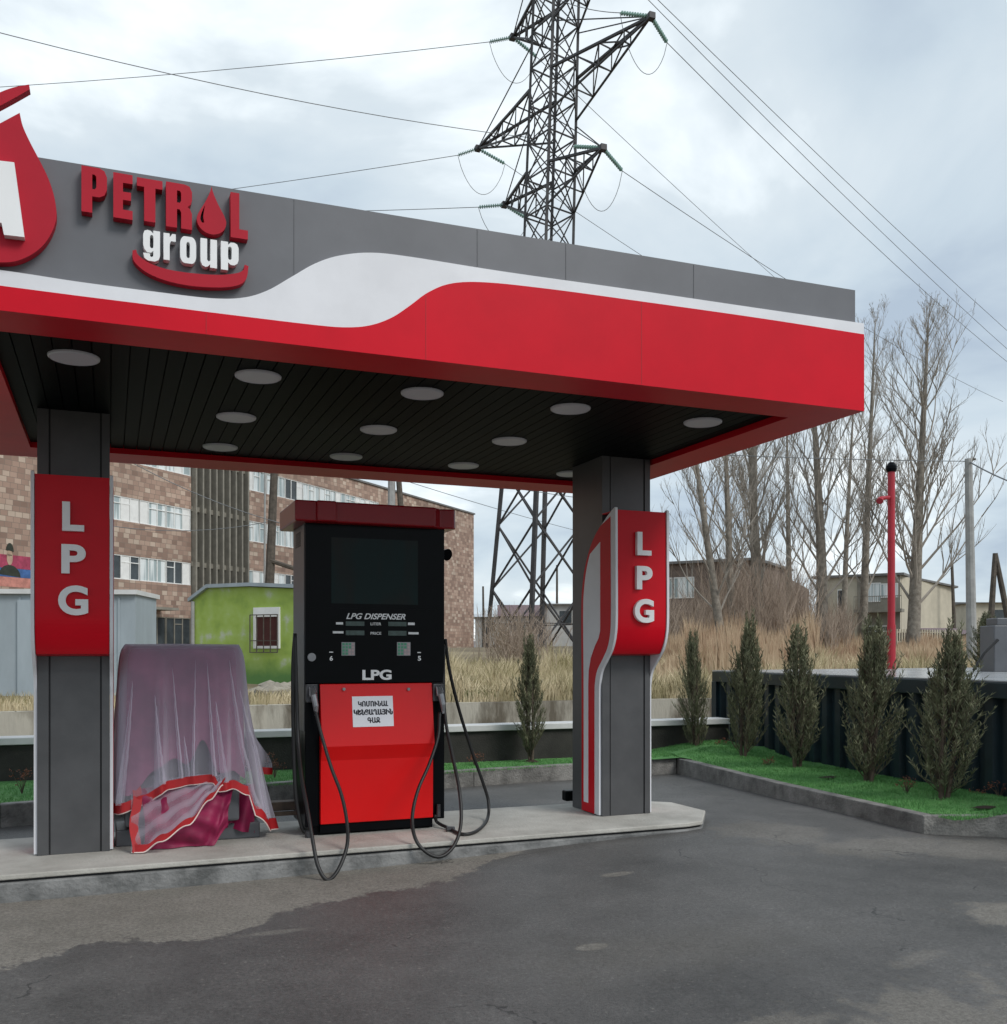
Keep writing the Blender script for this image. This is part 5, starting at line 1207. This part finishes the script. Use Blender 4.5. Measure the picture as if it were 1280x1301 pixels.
mb = MB(); zb = zz_(774, 67); mb.box(W_*.5, W_+.3, -1.1, -1.06, zb+.85, zb+.9)
for k in range(26): x = W_*.5+(W_*.5+.28)*k/25; mb.box(x, x+.03, -1.095, -1.065, zb, zb+.85)
mb.build('balcony_railing', M['fin'], o)
hwin(o, W_*.55, W_*.95, zz_(803, 68), zz_(795, 68), 5, dark=True, y=-.07)
hwin(o, W_*.26, W_*.34, zz_(800, 70), zz_(750, 70), 1, dark=True)
b_ = atD(1146, HOR, 67.4); c_ = atD(1213, HOR, 72); v = c_-b_; an = math.atan2(v.y, v.x)
wg = MB(); L2 = v.length; Mx = Matrix.Rotation(an, 4, 'Z'); inv = Matrix.Rotation(-o.rotation_euler.z, 4, 'Z')
def tol(p): q = inv @ (p-Vector(o.location)); return q
zt = H; e0 = tol(Vector((b_.x, b_.y, 1.6))); e1 = tol(Vector((c_.x, c_.y, 1.6)))
wg.prism([(e0.x, e0.y, -.8), (e1.x, e1.y, -.8), (e1.x, e1.y, zt-.55), (e0.x, e0.y, zt-.02)], (-2.2, 5, 0)); wg.build('side_wing', M['houseb'], o)
MB().prism([(e0.x-.2, e0.y-.2, zt+.005), (e1.x+.3, e1.y-.2, zt-.55), (e1.x+.3, e1.y-.2, zt-.42), (e0.x-.2, e0.y-.2, zt+.15)], (-2.3, 5.3, 0)).build('roof', M['roof'], o)
o, W_, H = house('brown_building', 800, 957, 64, 60, 716, 9, M['brownwall'], 'long low brown building behind the bare trees right of the right column')
zq = lambda y, D: EYE+(HOR-y)/F_PX*D-1.6
for k, (pa, pb) in enumerate(((849, 857), (859, 885))):
    xa_ = W_*(pa-800)/157; xb_ = W_*(pb-800)/157; hwin(o, xa_, xb_, zq(760, 62), zq(733, 62), 1 if k == 0 else 4)
wg = MB(); b_ = atD(957, HOR, 60); c_ = atD(1015, HOR, 75); inv = Matrix.Rotation(-o.rotation_euler.z, 4, 'Z')
e0 = inv @ (Vector((b_.x, b_.y, 1.6))-Vector(o.location)); e1 = inv @ (Vector((c_.x, c_.y, 1.6))-Vector(o.location))
wg.prism([(e0.x, e0.y, -.8), (e1.x, e1.y, -.8), (e1.x, e1.y, H-.5), (e0.x, e0.y, H-.02)], (-.3, 5, 0)); wg.build('side_wing', M['brownwall'], o)
dv = (e1-e0); 
for f0, f1 in ((.25, .38), (.62, .74)):
    p0 = e0+dv*f0; p1 = e0+dv*f1; n_ = Vector((dv.y, -dv.x, 0)).normalized()*.06
    q = MB().prism([(p0.x, p0.y, zq(762, 65)), (p1.x, p1.y, zq(762, 65)), (p1.x, p1.y, zq(738, 65)), (p0.x, p0.y, zq(738, 65))], n_).build('window', M['frame'], o)
def simple_house(pa, pb, D, yt, yb_, m, roofm, label, gable=False, depth=8):
    a = atD(pa, HOR, D); b = atD(pb, HOR, D); v = b-a; an = math.atan2(v.y, v.x); W_ = v.length; z0 = 1.2; o = empty('distant_house', (a.x, a.y, z0), label, 'house', 'small houses beyond the field', rz=an, world=False)
    H = EYE+(HOR-yt)/F_PX*D-z0; Hw = EYE+(HOR-yb_)/F_PX*D-z0
    MB().box(0, W_, 0, depth, -1, Hw).build('wall', m, o)
    if gable: MB().prism([(-.3, -.3, Hw), (W_+.3, -.3, Hw), (W_*.5, -.3, H)], (0, depth+.6, 0)).build('roof', roofm, o)
    else: MB().prism([(-.3, -.4, Hw), (-.3, depth+.4, Hw), (-.3, depth*.5, H)], (W_+.6, 0, 0)).build('roof', roofm, o)
    for f in (.25, .6):
        g = MB().box(W_*f, W_*f+1.1, -.03, 0, Hw-1.7, Hw-.6).build('window', M['panedark'], o)
simple_house(604, 655, 110, 778, 784, M['farwall'], M['conttop'], 'low pale house just right of the tuff building')
simple_house(636, 700, 95, 766, 783, M['farwall'], M['farmauve'], 'house with a mauve roof seen between the pylon legs')
simple_house(695, 760, 90, 764, 768, M['farwall'], M['roof'], 'flat-roofed pale house behind the right pylon leg')
simple_house(1216, 1262, 120, 780, 790, M['farwall'], M['conttop'], 'small pale house right of the beige house')
simple_house(1240, 1330, 85, 762, 766, M['houseb'], M['roof'], 'cream house at the far right behind the A-shaped support')
simple_house(1205, 1245, 60, 796, 806, M['housed'], M['farmauve'], 'low dark-roofed outbuilding beside the beige house')
# pale picket fence in front of the beige house
mb = MB()
for k in range(26): px = 1140+k*3.2; p = tpos(px, 50); mb.box(p.x-.03, p.x+.03, p.y-.03, p.y+.03, p.z-.1, p.z+.95)
p0, p1 = tpos(1140, 50), tpos(1222, 50)
for h in (.3, .8): mb.bar(p0+Vector((0, 0, h)), p1+Vector((0, 0, h)), .05)
tag(mb.build('fence', M['houseb']), 'pale picket fence below the beige house at right', 'fence')

# ------------------------------------------------------------------ pylon
py = empty('power_pylon', LD(1.84, 55, 1.5), 'dark steel lattice power pylon rising behind the canopy', 'pylon')
A1 = Vector((.60, -.80)); A2 = Vector((.80, .60))    # (lat, depth) face normals
def pc_(z): return (1.80+.031*(z-1), 55.0)
def ps(z): return 4.05-.0905*(z-1) if z < 24 else max(1.55, 1.97-.012*(z-24))
def corner(k, z):
    c = pc_(z); s_ = ps(z)/2; i, j = ((1, 1), (1, -1), (-1, -1), (-1, 1))[k]; return LD(c[0]+s_*(i*A1.x+j*A2.x), c[1]+s_*(i*A1.y+j*A2.y), z)
ZTOP = 43
for k in range(4):
    MB().bar(corner(k, .9), corner(k, 12), .22).bar(corner(k, 12), corner(k, 24), .18).bar(corner(k, 24), corner(k, ZTOP), .14).build('leg', M['lattice'], py)
mb = MB(); zs = []; z = 1.2
while z < 24: zs.append(z); z += ps(z)*.98
zs.append(24.0); z = 24
while z < ZTOP-1: z += 2.1; zs.append(min(z, ZTOP))
for a_, b_ in zip(zs, zs[1:]):
    for k in range(4):
        k2 = (k+1) % 4; w_ = .085 if a_ < 24 else .055
        mb.bar(corner(k, a_), corner(k2, b_), w_); mb.bar(corner(k2, a_), corner(k, b_), w_)
        if a_ >= 24: mb.bar(corner(k, b_), corner(k2, b_), .07)
        if a_ < 24:
            mid = (a_+b_)/2; m0 = (corner(k, mid)); m1 = corner(k2, mid)
            q0 = (corner(k, a_)+corner(k2, a_))/2; q1 = (corner(k, b_)+corner(k2, b_))/2
            if a_ < 3: mb.bar(m0, m1, .06)
mb.build('bracing', M['lattice'], py)
def arm(z, L_, sgn_, drop_=2.0):
    """triangular lattice arm: top chords level, bottom chords rise to the tip"""
    c = pc_(z); tip = LD(c[0]+sgn_*A1.x*L_, c[1]+sgn_*A1.y*L_, z); mb = MB(); ks = (0, 1) if sgn_ > 0 else (2, 3)
    roots_t = [corner(k, z+.35) for k in ks]; roots_b = [corner(k, z-drop_) for k in ks]; roots_u = [corner(k, z+2.9) for k in ks]
    for r_ in roots_t: mb.bar(r_, tip, .13)
    for r_ in roots_b: mb.bar(r_, tip, .09)
    for r_ in roots_u: mb.bar(r_, tip, .05)
    n = max(3, int(L_/1.8))
    for i in range(n):
        f, g = i/n, (i+1)/n
        for rt_, rb_ in zip(roots_t, roots_b):
            mb.bar(rt_.lerp(tip, f), rb_.lerp(tip, g), .065); mb.bar(rt_.lerp(tip, g), rb_.lerp(tip, g), .06) if i < n-1 else None
        for rr_ in (roots_t, roots_b):
            mb.bar(rr_[0].lerp(tip, f), rr_[1].lerp(tip, g), .06); 
            if i: mb.bar(rr_[0].lerp(tip, f), rr_[1].lerp(tip, f), .06)
    mb.bar(tip-Vector((0, 0, .15)), tip+Vector((0, 0, .15)), .34)
    mb.build('crossarm', M['lattice'], py); return tip
arms = {}
for key, z, L_, s_ in (('lr', 28.15, 4.3, 1), ('ll', 28.3, 4.3, -1), ('mr', 33.35, 7.6, 1), ('ml', 32.9, 7.3, -1), ('ur', 38.4, 4.1, 1), ('ul', 38.15, 4.0, -1)): arms[key] = arm(z, L_, s_)
def insul(a_, b_, n=11, name='insulator_string'):
    mb = MB(); a_, b_ = Vector(a_), Vector(b_); mb.tube([a_, b_], .035, 5)
    for i in range(n):
        p = a_.lerp(b_, .08+.84*i/(n-1)); t_ = (b_-a_).normalized()*.035; mb.tube([p-t_, p, p+t_], [.03, .12, .11], 8)
    return mb.build(name, M['glassins'], py, smooth=False)
def wire(a_, b_, sag, label, r_=.02, n=14, name='power_line', cat='power line'):
    a_, b_ = Vector(a_), Vector(b_); pts = [a_.lerp(b_, i/n)-Vector((0, 0, sag*4*(i/n)*(1-i/n))) for i in range(n+1)]
    o = MB().tube(pts, r_, 5).build(name, M['wire']); return tag(o, label, cat, 'power lines strung from the pylon') if label else o
def jumper(a_, b_, sag):
    a_, b_ = Vector(a_), Vector(b_); n = 16; pts = [a_.lerp(b_, i/n)-Vector((0, 0, sag*(4*(i/n)*(1-i/n))**.8)) for i in range(n+1)]
    MB().tube(pts, .018, 5).build('jumper_cable', M['wire'], py)
# right-going insulators (from tip away to the right) and left-going ones
def pair(tip, rpx, Dr, lpx, Dl, sag, sgr=None):
    r_ = atD(*rpx, Dr); l_ = atD(*lpx, Dl); insul(tip, r_); insul(tip, l_); jumper(r_, l_, sag); return r_, l_
tip = arms['mr']; mr_r, mr_l = pair(tip, (848, 54), 50.3, (788, 16), 49.8, 2.3)
tip = arms['lr']; lr_r, lr_l = pair(tip, (791, 217), 53.4, (729, 186), 53.0, 2.8)
tip = arms['ml']; ml_r, ml_l = pair(tip, (642, 208), 62.6, (582, 197), 61.0, 2.2)
tip = arms['ll']; ll_r, ll_l = pair(tip, (672, 279), 59.8, (608, 263), 58.0, 1.8)
tip = arms['ul']; ul_r, ul_l = pair(tip, (682, 72), 59.8, (622, 53), 58.0, 2.0)
wire(mr_r, atD(1420, 556, 130), 2, 'power line running from the long upper right pylon arm down to the right')
ext = lambda a_, b_, k: a_+(b_-a_)*k
wire(lr_r, ext(lr_r, atD(1060, 380, 74), 2.6), .8, 'power line from the lower right pylon arm going behind the canopy')
wire(ul_r, ext(ul_r, atD(1010, 365, 100), 2.2), .8, 'power line from the upper left arm passing right of the tower')
wire(ml_r, ext(ml_r, atD(850, 340, 80), 3), .5, 'power line from the long left arm passing behind the tower')
wire(ul_l, ext(ul_l, atD(-120, 103, 66), 1.6), .8, 'power line from the upper left arm running level to the left edge')
wire(ml_l, ext(ml_l, atD(200, 244, 67), 2.6), .5, 'power line from the long left arm dipping behind the fascia')
wire(ll_l, ext(ll_l, atD(380, 263, 62), 3.6), .4, 'short level power line from the lower left arm to the fascia edge')
wire(atD(676, 175, 56), atD(-140, 4, 40), .6, 'power line rising from the tower to the upper left corner', name='power_line')
wire(atD(795, -30, 52), atD(1440, 575, 130), 1.4, 'inner line of the close pair crossing the upper right sky')
wire(atD(806, -30, 52), atD(1460, 572, 130), 1.0, 'outer line of the close pair crossing the upper right sky')
wire(mr_l, atD(700, -5, 54), .2, 'short power line entering at the top beside the long right arm')
for i, (ya_, yb2, lab) in enumerate(((573, 575, 'thin wire crossing the sky between canopy and the right picture edge'),)):
    wire(atD(840, ya_+1, 28), t_, .05, lab, .012)
wire(t_+Vector((0, 0, 0)), atD(1340, 630, 24), .1, 'sagging cable leaving the concrete pole to the right', .02)
wire(atD(500, 590, 50), atD(800, 640, 60), .2, 'thin wire from the pale pole passing behind the pylon', .02)
wire(atD(500, 606, 50), atD(800, 690, 80), .2, 'lower thin wire from the pale pole passing behind the pylon', .018)
wire(atD(145, 575, 40), atD(370, 668, 42), .3, 'slanting wire in front of the tuff building beside the fins', .018)
wire(atD(140, 668, 40), atD(345, 662, 42), .3, 'level wire in front of the tuff building at window height', .015)

# ------------------------------------------------------------------ tidy
for o in bpy.data.objects:
    if '_world' in o: del o['_world']
